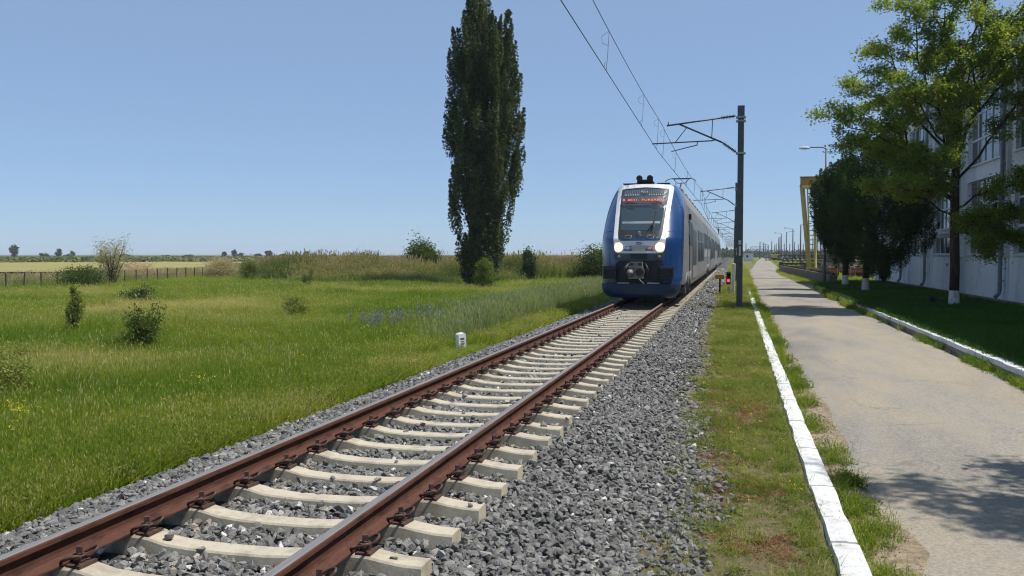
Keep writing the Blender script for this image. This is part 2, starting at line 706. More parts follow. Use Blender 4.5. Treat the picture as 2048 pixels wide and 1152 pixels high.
pm = ramp(t, peb.outputs['Distance'], [(.06, (1, 1, 1)), (.13, (0, 0, 0))])
pm2 = mathn(t, 'MULTIPLY', pm, ramp(t, noise(t, v, 3.1, 3), [(.38, (0, 0, 0)), (.56, (1, 1, 1))]))
pc = ramp(t, peb.outputs['Color'], [(.3, (.07, .065, .06)), (.6, (.5, .46, .4))], 'CONSTANT')
col = mixc(t, mathn(t, 'MULTIPLY', pm2, .8), col, pc)
vc = t.nodes.new("ShaderNodeTexVoronoi")
vc.feature = 'DISTANCE_TO_EDGE'
vc.inputs['Scale'].default_value = .42
wv = t.nodes.new("ShaderNodeVectorMath")
wv.operation = 'ADD'
nn = t.nodes.new("ShaderNodeTexNoise")
nn.inputs['Scale'].default_value = 1.8
nn.inputs['Detail'].default_value = 6
t.links.new(v, nn.inputs['Vector'])
t.links.new(v, wv.inputs[0])
t.links.new(nn.outputs['Color'], wv.inputs[1])
t.links.new(wv.outputs[0], vc.inputs['Vector'])
cr = ramp(t, vc.outputs['Distance'], [(.0, (1, 1, 1)), (.016, (0, 0, 0))])
cr = mathn(t, 'MULTIPLY', cr, ramp(t, noise(t, v, .45, 2), [(.46, (0, 0, 0)), (.56, (1, 1, 1))]))
col = mixc(t, mathn(t, 'MULTIPLY', cr, .5), col, (.12, .105, .085))
worn = ramp(t, noise(t, vs, .55, 7, .7), [(.34, (.72, .72, .73)), (.5, (.95, .95, .95)), (.66, (1.06, 1.05, 1.03))])
col = mixc(t, 1, col, worn, 'MULTIPLY')
t.links.new(col, b.inputs['Base Color'])
h = mathn(t, 'ADD', noise(t, v, 95, 4, .75), mathn(t, 'MULTIPLY', big, 1.5))
bumpn(t, b, h, .35, .010)
struct(mesh_np("road", np.dstack([X, Y, Z]).reshape(-1, 3), np.stack([a, a + 1, a + K + 1, a + K], 1), m, smooth=True),
       "narrow sandy grey asphalt road beside the railway track", "road")

# left verge soil with red-brown patches between ballast and kerb
m = bpy.data.materials.new("verge_soil")
t, b = nodes_of(m)
b.inputs['Roughness'].default_value = .95
b.inputs['Specular IOR Level'].default_value = .15
v = pos_vec(t)
soil = ramp(t, noise(t, v, 16, 10, .82), [(.34, (.10, .076, .048)), (.5, (.205, .155, .10)), (.64, (.33, .26, .175))])
moss = ramp(t, noise(t, v, 40, 8, .8), [(.36, (.055, .060, .020)), (.5, (.13, .125, .045)), (.64, (.21, .17, .09))])
col = mixc(t, ramp(t, noise(t, v, 2.6, 10, .8), [(.38, (0, 0, 0)), (.64, (1, 1, 1))]), soil, moss)
t.links.new(col, b.inputs['Base Color'])
bumpn(t, b, noise(t, v, 45, 7, .75), .9, .03)
VERGE = m


def verge_z(x, y):
    return -.525 + .035 * (vnoise(x, y, .8, 21) - .5) + .02 * (vnoise(x, y, .25, 22) - .5) + np.clip((2.5 - x) / .4, 0, 1) * .06


struct(sheet("verge", np.linspace(2.1, 3.70, 17), axis_pts(list(np.arange(-3, 30, .12)) + list(np.arange(30, 62, .5))), verge_z, VERGE),
       "weedy sandy strip between ballast and white kerb", "verge")

# lawn and the soil path under the hall
LAWN_END = [(8.05, 57), (8.25, 60), (8.7, 63.2), (9.6, 65.2), (10.6, 66.0), (14.0, 66.4)]


def lawn_z(x, y):
    return -.395 + .05 * np.clip((x - 8) / 3, 0, 1) + .03 * (vnoise(x, y, 2.2, 31) - .5)


ly = np.array(axis_pts(list(np.arange(-4, 57, 1.0)) + list(np.linspace(57, 66.4, 24))))
l_in = np.where(ly < 57, np.interp(ly, [-4, 20, 40, 57], [7.98, 7.98, 8.02, 8.15]), np.interp(ly, [p[1] for p in LAWN_END], [p[0] + .1 for p in LAWN_END]))
fr = np.linspace(0, 1, 14)
X = l_in[:, None] * (1 - fr) + 14.2 * fr
Y = np.repeat(ly[:, None], 14, 1)
a = (np.arange(len(ly) - 1)[:, None] * 14 + np.arange(13)[None]).ravel()
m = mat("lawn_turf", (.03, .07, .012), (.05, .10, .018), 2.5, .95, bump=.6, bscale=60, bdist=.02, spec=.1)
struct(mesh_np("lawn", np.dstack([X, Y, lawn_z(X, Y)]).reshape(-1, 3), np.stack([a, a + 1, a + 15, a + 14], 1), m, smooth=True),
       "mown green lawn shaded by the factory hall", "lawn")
m = mat("path_concrete", (.13, .105, .085), (.2, .165, .13), 3, .9, bump=.4, bscale=40, spec=.2)
mb = MB()
mb.bbox(13.05, 14.16, -4, 66.2, -.5, -.318)
struct(mb.build("path", m), "bare narrow path along the hall wall", "path")

# kerbs: white-washed concrete lengths
m = bpy.data.materials.new("whitewashed_kerb")
t, b = nodes_of(m)
b.inputs['Roughness'].default_value = .85
b.inputs['Specular IOR Level'].default_value = .2
v = pos_vec(t)
wear = ramp(t, noise(t, v, 9, 8, .72), [(.56, (0, 0, 0)), (.66, (1, 1, 1))])
conc = ramp(t, noise(t, v, 30, 4), [(.3, (.24, .22, .19)), (.7, (.40, .37, .33))])
white = ramp(t, noise(t, v, 6, 9, .75), [(.32, (.50, .495, .48)), (.5, (.64, .635, .62)), (.66, (.74, .74, .73))])
t.links.new(mixc(t, mathn(t, 'MULTIPLY', wear, .75), white, conc), b.inputs['Base Color'])
bumpn(t, b, noise(t, v, 28, 7, .75), .7, .025)
KERB = m


BAREC = mat("bare_kerb_concrete", (.13, .12, .105), (.22, .205, .18), 8, .9, bump=.5, bscale=40, spec=.2)


def kerb(name, path, w, ztop, zbot, seed, label, seg=1.62, bare=False):
    """path of (x,y); width w centred on it; slightly broken edges, dips at the joints"""
    p = np.array(path, float)
    L = np.concatenate([[0], np.cumsum(np.hypot(*np.diff(p, axis=0).T))])
    s = np.array(axis_pts(list(np.arange(0, L[-1], .11)) + [k * seg + d for k in range(int(L[-1] / seg)) for d in (-.022, -.008, .008, .022)]))
    s = s[(s >= 0) & (s <= L[-1])]
    cx, cy = np.interp(s, L, p[:, 0]), np.interp(s, L, p[:, 1])
    tx, ty = np.gradient(cx, s), np.gradient(cy, s)
    q = np.hypot(tx, ty)
    nx, ny = ty / q, -tx / q
    joint = np.abs(((s + .5 * seg) % seg) - .5 * seg) < .012
    sid = np.floor((s + .012) / seg).astype(int)
    r = np.random.default_rng(seed)
    soff, zoff = r.normal(0, .003, 400)[sid], r.normal(0, .003, 400)[sid]
    e1 = (vnoise(s, s * 0, .3, seed) - .5) * .030
    e2 = (vnoise(s, s * 0 + 5, .3, seed) - .5) * .022
    dz = (vnoise(s, s * 0 + 9, .5, seed) - .5) * .012 + zoff - joint * .04
    prof = [(-.5, 0), (-.5, .75), (-.44, 1), (0, 1.02), (.44, 1), (.5, .75), (.5, 0)]
    V = []
    for k, (u, h) in enumerate(prof):
        e = e1 if u < 0 else e2
        off = u * w + e * abs(u) * 2 * (.5 if h < .8 else 1) + soff
        V.append(np.stack([cx + nx * off, cy + ny * off, zbot + (ztop - zbot) * h + dz * (h > .5)], 1))
    V = np.stack(V, 1)
    n, kk = V.shape[:2]
    a = (np.arange(n - 1)[:, None] * kk + np.arange(kk - 1)[None]).ravel()
    return struct(mesh_np(name, V.reshape(-1, 3), np.stack([a, a + kk, a + kk + 1, a + 1], 1), [KERB, BAREC],
                          mi=np.tile([1 if bare and k_ < 1 else 0 for k_ in range(kk - 1)], n - 1)), label, "kerb")


kerb("kerb", [(3.80, -3), (3.80, 10), (3.84, 30), (3.93, 50), (3.95, 58.2)], .215, -.492, -.75, 41, "rough white painted kerb between weedy verge and road")
kerb("kerb", [(7.95, -4), (7.95, 20), (8.0, 40), (8.13, 54)] + [(x + .02, y) for x, y in LAWN_END[:-1]], .29, -.385, -.75, 42, "white painted raised kerb along the shaded lawn", bare=True)

# ------------------------------------------------------------------ track: ballast bed, sleepers, rails
SL0, SLD = 4.85, .6


def bed_z(x, y):
    z = np.interp(x, [-2.7, -2.25, -1.95, -1.3, -.9, 0, .9, 1.28, 1.5, 2.0, 2.45, 2.8], [-.62, -.50, -.40, -.285, -.275, -.285, -.285, -.305, -.325, -.41, -.56, -.66])
    ph = np.abs(((y - SL0 + .3) % SLD) - .3)
    crib = np.clip((ph - .16) / .12, 0, 1) * (np.abs(x) < 1.25)
    return z - .012 * crib + .03 * (vnoise(x, y, .45, 51) - .5)


m = mat("ballast_fines", (.055, .055, .057), (.10, .10, .10), 25, .95, bump=1, bscale=30, bdist=.05, spec=.2)
struct(sheet("ballast_bed", np.linspace(-2.7, 2.8, 45), axis_pts(list(np.arange(-3, 40, .1)) + list(np.arange(40, 120, .6)) + list(np.geomspace(120, 900, 40))), lambda x, y: bed_z(x, y) - .02, m),
       "dark bed of crushed stone under the track", "ballast bed")

# angular stones
m = bpy.data.materials.new("crushed_stone")
t, b = nodes_of(m)
b.inputs['Roughness'].default_value = .82
b.inputs['Specular IOR Level'].default_value = .35
at = t.nodes.new("ShaderNodeAttribute")
at.attribute_name = "tint"
at.attribute_type = 'INSTANCER'
col = ramp(t, at.outputs['Fac'], [(.0, (.125, .122, .116)), (.3, (.205, .200, .190)), (.6, (.30, .293, .278)), (.84, (.41, .40, .375)), (.90, (.40, .31, .24)), (.945, (.62, .60, .56)), (1.0, (.80, .78, .74))])
tc = t.nodes.new("ShaderNodeTexCoord")
n2 = noise(t, tc.outputs['Object'], 2.6, 6, .7)
col = mixc(t, .75, col, ramp(t, n2, [(.28, (.5, .5, .5)), (.7, (1.3, 1.29, 1.27))]), 'MULTIPLY')
t.links.new(col, b.inputs['Base Color'])
bumpn(t, b, noise(t, tc.outputs['Object'], 7, 5, .7), .5, .1)
STONE = m
stones = []
for i in range(14):
    r = random.Random(100 + i)
    bm = bmesh.new()
    for k in range(r.randint(9, 15)):
        d = Vector((r.gauss(0, 1), r.gauss(0, 1), r.gauss(0, 1))).normalized() * r.uniform(.78, 1)
        bm.verts.new((d.x * .62, d.y * r.uniform(.40, .52), d.z * r.uniform(.33, .46)))
    bmesh.ops.convex_hull(bm, input=bm.verts)
    bmesh.ops.delete(bm, geom=[q for q in bm.verts if not q.link_faces], context='VERTS')
    me = bpy.data.meshes.new("stone_shape")
    bm.to_mesh(me)
    bm.free()
    me.materials.append(STONE)
    stones.append(me)


def sleeper_top(x):
    return np.interp(np.abs(x), [0, .25, .45, .58, .66, .86, .93, 1.02, 1.14, 1.26], [-.232, -.229, -.215, -.186, -.179, -.179, -.182, -.197, -.211, -.213])


P, S, T = [], [], []
for (y0, y1, sp, sz) in ((2.6, 7.5, .043, (.045, .088)), (7.5, 13, .050, (.052, .092)), (13, 24, .064, (.06, .10)), (24, 46, .10, (.09, .13)), (46, 120, .22, (.19, .27))):
    for layer in (0, 1):
        if layer and y0 > 20:
            continue
        nx, ny = int(5.8 / sp), int((y1 - y0) / sp)
        X, Y = np.meshgrid(np.linspace(-2.6, 3.2, nx), np.linspace(y0, y1, ny))
        X = (X + rng.normal(0, sp * .4, X.shape)).ravel()
        Y = (Y + rng.normal(0, sp * .4, Y.shape)).ravel()
        edgeR = np.interp(Y, [4, 8.5, 11, 15, 60], [2.98, 2.92, 2.72, 2.48, 2.42]) + .30 * (vnoise(Y, Y * 0, 3.1, 61) - .5) + .34 * (vnoise(Y, Y * 0, .5, 62) - .5)
        edgeL = -2.2 - .22 * vnoise(Y, Y * 0, 1.3, 63)
        pr = np.clip((edgeR - X) / .34, 0, 1) ** 1.3 * np.clip((X - edgeL) / .10, 0, 1)
        patch = (np.hypot((X - 2.50) / .12, (Y - 6.1) / .6) < .9 + .7 * (vnoise(X, Y, .2, 65) - .5))
        pr = pr * np.where(patch, .22, 1)
        keep = rng.random(len(X)) < pr
        if layer:
            keep &= rng.random(len(X)) < .55
        ph = np.abs(((Y - SL0 + .3) % SLD) - .3)
        keep &= ~((ph < .118) & (np.abs(X) < 1.275) & (rng.random(len(X)) > .006))
        keep &= ~((np.abs(np.abs(X) - .7535) < .09))
        X, Y = X[keep], Y[keep]
        s = rng.uniform(sz[0], sz[1], len(X)) * (1 - .25 * rng.random(len(X)))
        z = np.maximum(np.where((np.abs(((Y - SL0 + .3) % SLD) - .3) < .09) & (np.abs(X) < 1.25), sleeper_top(X), bed_z(X, Y)), np.where(X > 2.1, verge_z(X, Y), -9)) + s * (.05 + .22 * layer) + rng.normal(0, .006, len(X))
        P.append(np.stack([X, Y, z], 1)); S.append(s)
# a few strays on the verge and on sleepers
X = rng.uniform(2.3, 3.66, 9000); Y = 3 + 24 * rng.random(9000) ** 1.6
Xr = rng.uniform(3.95, 4.5, 2200); Yr = 3 + 20 * rng.random(2200) ** 1.5
P.append(np.stack([Xr, Yr, np.full(2200, -.603)], 1)); S.append(rng.uniform(.008, .028, 2200) * np.clip((4.6 - Xr) * 1.6, .3, 1))
k = rng.random(9000) < .25 + .5 * np.clip((3.3 - X) / 1.0, 0, 1) ** 2.2
X, Y = X[k], Y[k]
P.append(np.stack([X, Y, verge_z(X, Y) + .008], 1)); S.append(rng.uniform(.008, .05, len(X)) * np.clip((3.7 - X), .3, 1))
P, S = np.concatenate(P), np.concatenate(S)
tint = np.clip(rng.beta(1.5, 2.5, len(P)) * .86, 0, 1)
wht = rng.random(len(P))
inner = (np.abs(P[:, 0]) < 1.2)
tint = np.where(wht < np.where(inner, .048, .013), rng.uniform(.9, 1.0, len(P)), tint)
near_rail = np.abs(np.abs(P[:, 0]) - .7535) < .26
tint = np.where(near_rail & (rng.random(len(P)) < .16), .895, tint)
rot = rng.random((len(P), 3)) * 6.283
rot[:, :2] = rng.normal(0, .55, (len(P), 2))
scatter("ballast", P, stones, S * 1.1, tint, label="crushed grey stone ballast packed round the sleepers", cat="ballast", rot=rot)

# sleepers
CONC = mat("sleeper_concrete", (.44, .39, .295), (.51, .455, .355), 5, .85, bump=.35, bscale=55, bdist=.006, spec=.25, c3=(.35, .31, .24), fine=120)
t, b = nodes_of(CONC)
lk = b.inputs['Base Color'].links[0]
old = lk.from_socket
v = pos_vec(t)
sx = t.nodes.new("ShaderNodeSeparateXYZ")
t.links.new(v, sx.inputs[0])
dd = mathn(t, 'ABSOLUTE', mathn(t, 'SUBTRACT', mathn(t, 'ABSOLUTE', sx.outputs[0]), .7535))
st = mathn(t, 'SUBTRACT', 1, mathn(t, 'MULTIPLY', dd, 3.6))
st = mathn(t, 'MULTIPLY', ramp(t, st, [(0, (0, 0, 0)), (1, (1, 1, 1))]), ramp(t, noise(t, v, 9, 7, .75), [(.36, (0, 0, 0)), (.6, (1, 1, 1))]))
c_ = mixc(t, mathn(t, 'MULTIPLY', st, .75), old, (.20, .125, .075))
grime = ramp(t, noise(t, v, 3.1, 8, .75), [(.52, (0, 0, 0)), (.70, (1, 1, 1))])
t.links.new(mixc(t, mathn(t, 'MULTIPLY', grime, .55), c_, (.22, .19, .15)), b.inputs['Base Color'])
RUST = mat("rail_rust", (.072, .030, .022), (.108, .047, .033), 14, .85, bump=.25, bscale=60, bdist=.004, stretch=(1, .25, 1), spec=.2, c3=(.042, .020, .017), fine=90)
POLISH = mat("rail_polished_top", (.25, .225, .21), (.33, .30, .28), 8, .5, metal=.6, bump=.05, bscale=40, stretch=(6, .12, 1), c3=(.19, .145, .12))
CLIP = mat("clip_steel", (.070, .040, .033), (.115, .068, .054), 30, .65, bump=.3, bscale=80, bdist=.003, spec=.4, metal=.3)

xs = [-1.26, -1.14, -1.02, -.93, -.86, -.66, -.58, -.45, -.25, 0, .25, .45, .58, .66, .86, .93, 1.02, 1.14, 1.26]
V, F = [], []
for x in xs:
    z = float(sleeper_top(x))
    e = .012
    V += [(x, -.135, -.44), (x, -.086, z - e), (x, -.075, z), (x, .075, z), (x, .086, z - e), (x, .135, -.44)]
for i in range(len(xs) - 1):
    for k in range(5):
        F.append((i * 6 + k, (i + 1) * 6 + k, (i + 1) * 6 + k + 1, i * 6 + k + 1))
F.append(tuple(range(6)))
F.append(tuple(reversed(range((len(xs) - 1) * 6, len(xs) * 6))))
mb = MB()
mb.add(V, F)
sleeper = mb.build("sleeper", CONC)
sleeper.location = (0, SL0, 0)
SLL = "pale concrete sleeper lying across under both rails"
tag(sleeper, SLL, "sleeper", "concrete sleepers of the track")


def clip_mesh():
    mb = MB()
    # spring wire: two loops either side of the bolt; local +x away from the rail
    half = [(-.05, .018, .012), (-.058, .05, .016), (-.035, .082, .024), (.005, .098, .040), (.040, .088, .052), (.052, .06, .045), (.030, .036, .022),
            (-.005, .028, .014), (-.012, .012, .020)]
    def smooth(p, n=4):
        p = [Vector(q) for q in p]
        out = []
        for i in range(len(p) - 1):
            a, b2, c, d = p[max(i - 1, 0)], p[i], p[i + 1], p[min(i + 2, len(p) - 1)]
            for k in range(n):
                u = k / n
                out.append(.5 * ((2 * b2) + (c - a) * u + (2 * a - 5 * b2 + 4 * c - d) * u * u + (3 * b2 - a - 3 * c + d) * u ** 3))
        out.append(p[-1])
        return out
    h = smooth(half)
    mb.tube(h, .0085, 6)
    mb.tube([Vector((p.x, -p.y, p.z)) for p in h], .0085, 6)
    mb.cyl((0, 0, -.01), (0, 0, .030), .030, .027, 12)
    mb.cyl((0, 0, .030), (0, 0, .036), .036, .034, 14)
    mb.cyl((0, 0, .036), (0, 0, .046), .019, .017, 10)
    mb.box((0, 0, .060), (.028, .028, .030), rz=.5)
    mb.box((.012, 0, -.008), (.085, .13, .016))
    return mb


c0 = clip_mesh().build("rail_clip", CLIP, sleeper)
clip_me = c0.data
first = True
for side, dirx in ((-.7535, 1), (-.7535, -1), (.7535, 1), (.7535, -1)):
    if first:
        c = c0
        first = False
    else:
        c = c0.copy()
        COL.objects.link(c)
        c.parent = sleeper
    c.location = (side + dirx * .118, 0, -.166)
    c.scale = (1.12, 1.1, 1.2)
    c.rotation_euler = (0, 0, 0 if dirx > 0 else math.pi)
kids = list(sleeper.children)
for k in range(-5, 165):
    if k == 0:
        continue
    y = SL0 + SLD * k
    o = sleeper.copy()
    COL.objects.link(o)
    o.location = (random.gauss(0, .006), y + random.gauss(0, .006), random.gauss(0, .003))
    o.rotation_euler = (0, 0, random.gauss(0, .004))
    if y < 30:
        for ch in kids:
            c = ch.copy()
            COL.objects.link(c)
            c.parent = o
            c.rotation_euler.z += random.gauss(0, .06)

half = [(0, 0), (.022, -.0006), (.030, -.003), (.0345, -.008), (.036, -.015), (.0365, -.034), (.034, -.039), (.013, -.047), (.0085, -.060), (.008, -.085), (.009, -.112),
        (.016, -.130), (.036, -.141), (.073, -.152), (.075, -.155), (.075, -.163)]
prof = half[1:] + [(-x, z) for x, z in reversed(half[1:])]
mis = []
for i in range(len(prof)):
    a, c = prof[i], prof[(i + 1) % len(prof)]
    mis.append(1 if min(a[1], c[1]) > -.0035 else 0)
for x, nm in ((-.7535, "rusty steel rail on the far side, next to the grassy field"), (.7535, "rusty steel rail on the near side, next to the road verge")):
    mb = MB()
    mb.prism([(p[0] + x, p[1]) for p in prof], -3, 60, 'y', mis=mis, smooth=True)
    mb.prism([(p[0] + x, p[1]) for p in prof], 60.004, 900, 'y', mis=mis, smooth=True)
    o = mb.build("rail", [RUST, POLISH])
    o.data.set_sharp_from_angle(angle=math.radians(28))
    tag(o, nm, "rail", "rails of the track")

# ------------------------------------------------------------------ train
BLUE = mat("train_blue_paint", (.009, .048, .165), (.012, .056, .19), 1.1, .24, fine=30, spec=.5, coat=.6)
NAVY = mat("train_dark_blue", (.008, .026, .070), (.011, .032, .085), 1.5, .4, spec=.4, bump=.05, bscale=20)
GREYP = mat("train_grey_paint", (.145, .15, .155), (.18, .185, .19), .8, .45, spec=.3, c3=(.115, .115, .112), stretch=(1, .3, 1))
SILVER = mat("train_silver_trim", (.62, .63, .64), (.70, .71, .72), 2, .25, spec=.6, coat=.4)
BLACK = mat("black_trim", (.012, .012, .014), (.02, .02, .022), 4, .45, spec=.4)
UNDER = mat("underframe_dirt", (.028, .025, .023), (.055, .048, .042), 6, .85, bump=.3, bscale=25)
SGLASS = glass_mat("dark_side_glass", (.008, .010, .012), .3, .08)
FGLASS = glass_mat("windscreen_glass", (.030, .045, .055), .05, .9)
STEEL = mat("grey_steel", (.25, .25, .25), (.36, .36, .355), 9, .5, metal=.5, spec=.5)
WHEEL = mat("wheel_steel", (.06, .05, .045), (.11, .09, .08), 12, .6, metal=.5)

train = empty("passenger_train", (0, 29.0, 0))
tag(train, "blue and grey electric passenger train with its two headlights lit", "train")
TY = 29.0


def tp(o):
    o.parent = train
    o.matrix_parent_inverse = Matrix.Translation((0, -TY, 0))
    return o


def yn(z):
    z = np.asarray(z, float)
    return 29.0 + np.maximum(0, z - 2.1) * 1.05 + .05 * np.clip((z - 1.5), 0, .6)


WZ = ([.2, .45, .7, 2.4, 2.75, 3.1, 3.45, 3.75, 3.95, 4.05], [1.24, 1.34, 1.395, 1.40, 1.392, 1.36, 1.30, 1.215, 1.12, 1.05])
PN, RN = 3.0, 1.9


def nose_xy(z, th):
    w = np.interp(z, *WZ)
    x = w * np.sign(np.sin(th)) * np.abs(np.sin(th)) ** (2 / PN)
    y = yn(z) + RN * (1 - np.abs(np.cos(th)) ** (2 / PN))
    return x, y


def front_pt(x, z, off=0.0):
    """point on the cab front above (x, z), pushed out of the surface by off"""
    def f(x, z):
        w = np.interp(z, *WZ)
        t = min(abs(x) / w, .9995)
        return float(yn(z)) + RN * (1 - (1 - t ** PN) ** (1 / PN))
    e = .01
    y = f(x, z)
    dx = (f(x + e, z) - f(x - e, z)) / (2 * e)
    dz = (f(x, z + e) - f(x, z - e)) / (2 * e)
    n = Vector((dx, -1, dz)).normalized()
    p = Vector((x, y, z)) + n * off
    return p


YB = ([.2, .6, 1.5, 2.1, 2.7, 3.2, 3.7, 4.05], [29.85, 30.0, 30.15, 30.3, 30.75, 31.45, 32.2, 32.6])
YS = 33.2
zr = [.58, .7, .9, 1.1, 1.3, 1.5, 1.7, 1.9, 2.1, 2.2, 2.3, 2.5, 2.7, 2.9, 3.1, 3.3, 3.5, 3.65, 3.8, 3.9, 3.98, 4.05]
NF, NS = 33, 5
rows, mis = [], []
for z in zr:
    yb = float(np.interp(z, *YB))
    q = min(max(1 - (yb - float(yn(z))) / RN, .0), 1.0)
    thb = math.acos(q ** (PN / 2)) if q > 0 else math.pi / 2
    thb = min(thb, math.pi / 2)
    th = np.linspace(-thb, thb, NF)
    xf, yf = nose_xy(z, th)
    w = float(np.interp(z, *WZ))
    left, right = [], []
    for k in range(1, NS + 1):
        f = k / NS
        ths = thb + (math.pi / 2 - thb) * min(1, f * 1.6)
        x, y = nose_xy(z, ths)
        y = float(y) if f < .62 else float(y) + (YS - float(y)) * (f - .6) / .4
        if f == 1:
            y = YS
        right.append((float(x), y, z))
        left.append((-float(x), y, z))
    rows.append(list(reversed(left)) + [(float(a), float(c), z) for a, c in zip(xf, yf)] + right)
W_ = len(rows[0])
mbn, mbs = MB(), MB()
vs = [p for r in rows for p in r]
fb, fs = [], []
for i in range(len(rows) - 1):
    for k in range(W_ - 1):
        f = (i * W_ + k, i * W_ + k + 1, (i + 1) * W_ + k + 1, (i + 1) * W_ + k)
        (fb if NS <= k < NS + NF - 1 else fs).append(f)


def roofz(x):
    return 4.05 + .10 * (1 - min(abs(x) / 1.05, 1) ** 2)


top = rows[-1]
o = len(vs)
vs2 = list(vs)
RS = 6
for j in range(1, RS + 1):
    for p in top:
        f = j / RS
        y = p[1] + (YS - p[1]) * f
        vs2.append((p[0], y, 4.05 + (roofz(p[0]) - 4.05) * min(1, f * 2.5)))
base = (len(rows) - 1) * W_
for j in range(RS):
    for k in range(W_ - 1):
        a = base + k if j == 0 else o + (j - 1) * W_ + k
        a2 = o + j * W_ + k
        fs.append((a, a + 1, a2 + 1, a2))
mb = MB()
mb.add(vs2, fb, 0, True)
mb.add(vs2, fs, 1, True)
bm_nose = mb
tp(bm_nose.build("cab_shell", [BLUE, GREYP], weld=.0005))


def patch(name, inner, outer, m, off=.012, rim=.03, K=None, rings=4, smooth=True, mb=None, mi=0):
    """skin lying on the cab front between two outlines of (x,z) with equal counts (inner None: filled)"""
    n = len(outer)
    if inner is None:
        cx, cz = sum(p[0] for p in outer) / n, sum(p[1] for p in outer) / n
        inner = [(cx + (p[0] - cx) * .02, cz + (p[1] - cz) * .02) for p in outer]
        ring = False
    else:
        ring = True
    V = []
    for j in range(rings + 1):
        f = j / rings
        for k in range(n):
            V.append(tuple(front_pt(inner[k][0] * (1 - f) + outer[k][0] * f, inner[k][1] * (1 - f) + outer[k][1] * f, off)))
    for k in range(n):
        V.append(tuple(front_pt(outer[k][0], outer[k][1], off - rim)))
    if ring:
        for k in range(n):
            V.append(tuple(front_pt(inner[k][0], inner[k][1], off - rim)))
    F = []
    for j in range(rings + 1):
        for k in range(n):
            k2 = (k + 1) % n
            F.append((j * n + k, j * n + k2, (j + 1) * n + k2, (j + 1) * n + k))
    if ring:
        b = (rings + 2) * n
        for k in range(n):
            k2 = (k + 1) % n
            F.append((k2, k, b + k, b + k2))
    q = mb or MB()
    q.add(V, F, mi, False)
    if mb is None:
        ob = q.build(name, m)
        return tp(ob)


def rpoly(pts, r=.08, n=4):
    """round the corners of a closed (x,z) outline; resampled evenly by corner"""
    out = []
    N = len(pts)
    for i in range(N):
        p0, p1, p2 = Vector(pts[i - 1]), Vector(pts[i]), Vector(pts[(i + 1) % N])
        a = p1 + (p0 - p1).normalized() * min(r, (p0 - p1).length * .45)
        c = p1 + (p2 - p1).normalized() * min(r, (p2 - p1).length * .45)
        for k in range(n + 1):
            u = k / n
            q = a * (1 - u) ** 2 + p1 * 2 * u * (1 - u) + c * u * u
            out.append((q.x, q.y))
    return out


def dens(pts, m=3):
    out = []
    for i in range(len(pts)):
        a, c = pts[i], pts[(i + 1) % len(pts)]
        for k in range(m):
            out.append((a[0] + (c[0] - a[0]) * k / m, a[1] + (c[1] - a[1]) * k / m))
    return out


FO = rpoly([(-.80, 1.64), (.80, 1.64), (.86, 2.2), (.97, 4.02), (0, 4.045), (-.97, 4.02), (-.86, 2.2)], .16)
FI = rpoly([(-.67, 2.05), (.67, 2.05), (.725, 2.25), (.82, 3.87), (0, 3.925), (-.82, 3.87), (-.725, 2.25)], .09)
patch("front_frame", dens(FI), dens(FO), SILVER, .022, .05)
SCR = mat("cab_mask_black", (.018, .019, .022), (.028, .028, .032), 3, .28, spec=.5)
patch("cab_mask", None, dens(FI), SCR, .008, .02, rings=8)
# display glass and windscreen
DG = rpoly([(-.735, 3.26), (.735, 3.26), (.785, 3.83), (0, 3.885), (-.785, 3.83)], .05)
SLATE = mat("display_panel_slate", (.040, .052, .072), (.055, .068, .09), 4, .22, spec=.6)
dg = patch("destination_panel", None, dens(DG), SLATE, .016, .012, rings=6)
WS = rpoly([(-.655, 2.40), (.655, 2.40), (.725, 3.18), (-.725, 3.18)], .06)
ws = patch("windscreen", None, dens(WS), FGLASS, .014, .012, rings=8)
mb = MB()
for z0, z1 in ((2.62, 2.70),):
    patch("", None, dens(rpoly([(-.62, z0), (.62, z0), (.63, z1), (-.63, z1)], .01), 4), None, .018, .006, mb=mb)
tp(mb.build("sun_blind", mat("blind_grey", (.16, .20, .22), (.19, .23, .25), 3, .5)))
# grille teeth and round lamp on the display panel
mb = MB()
for k in range(23):
    x = -.66 + k * .06
    if abs(x) < .17:
        continue
    p0, p1 = front_pt(x, 3.60, .022), front_pt(x, 3.82, .020)
    mb.tube([p0, p1], .007, 4)
tp(mb.build("grille", mat("grille_slats", (.13, .15, .18), (.17, .19, .22), 5, .4)))
mb = MB()
for k in range(23):
    x = -.66 + k * .06
    if abs(x) < .17:
        continue
    mb.tube([front_pt(x, 3.605, .028), front_pt(x, 3.655, .028)], .010, 5)
tp(mb.build("grille_tips", mat("grille_white", (.45, .5, .48), (.55, .6, .58), 5, .4)))
c = front_pt(0, 3.75, .02)
fn = (front_pt(0, 3.75, .1) - front_pt(0, 3.75, 0)).normalized()
mb = MB()
ring = [c + Matrix.Rotation(a * 2 * math.pi / 20, 3, fn) @ (fn.orthogonal().normalized() * .105) for a in range(21)]
mb.tube(ring, .018, 6)
mb.cyl(c, c + fn * .015, .08, .07, 18)
tp(mb.build("top_lamp", mat("lamp_rim", (.10, .12, .14), (.16, .18, .2), 5, .3)))
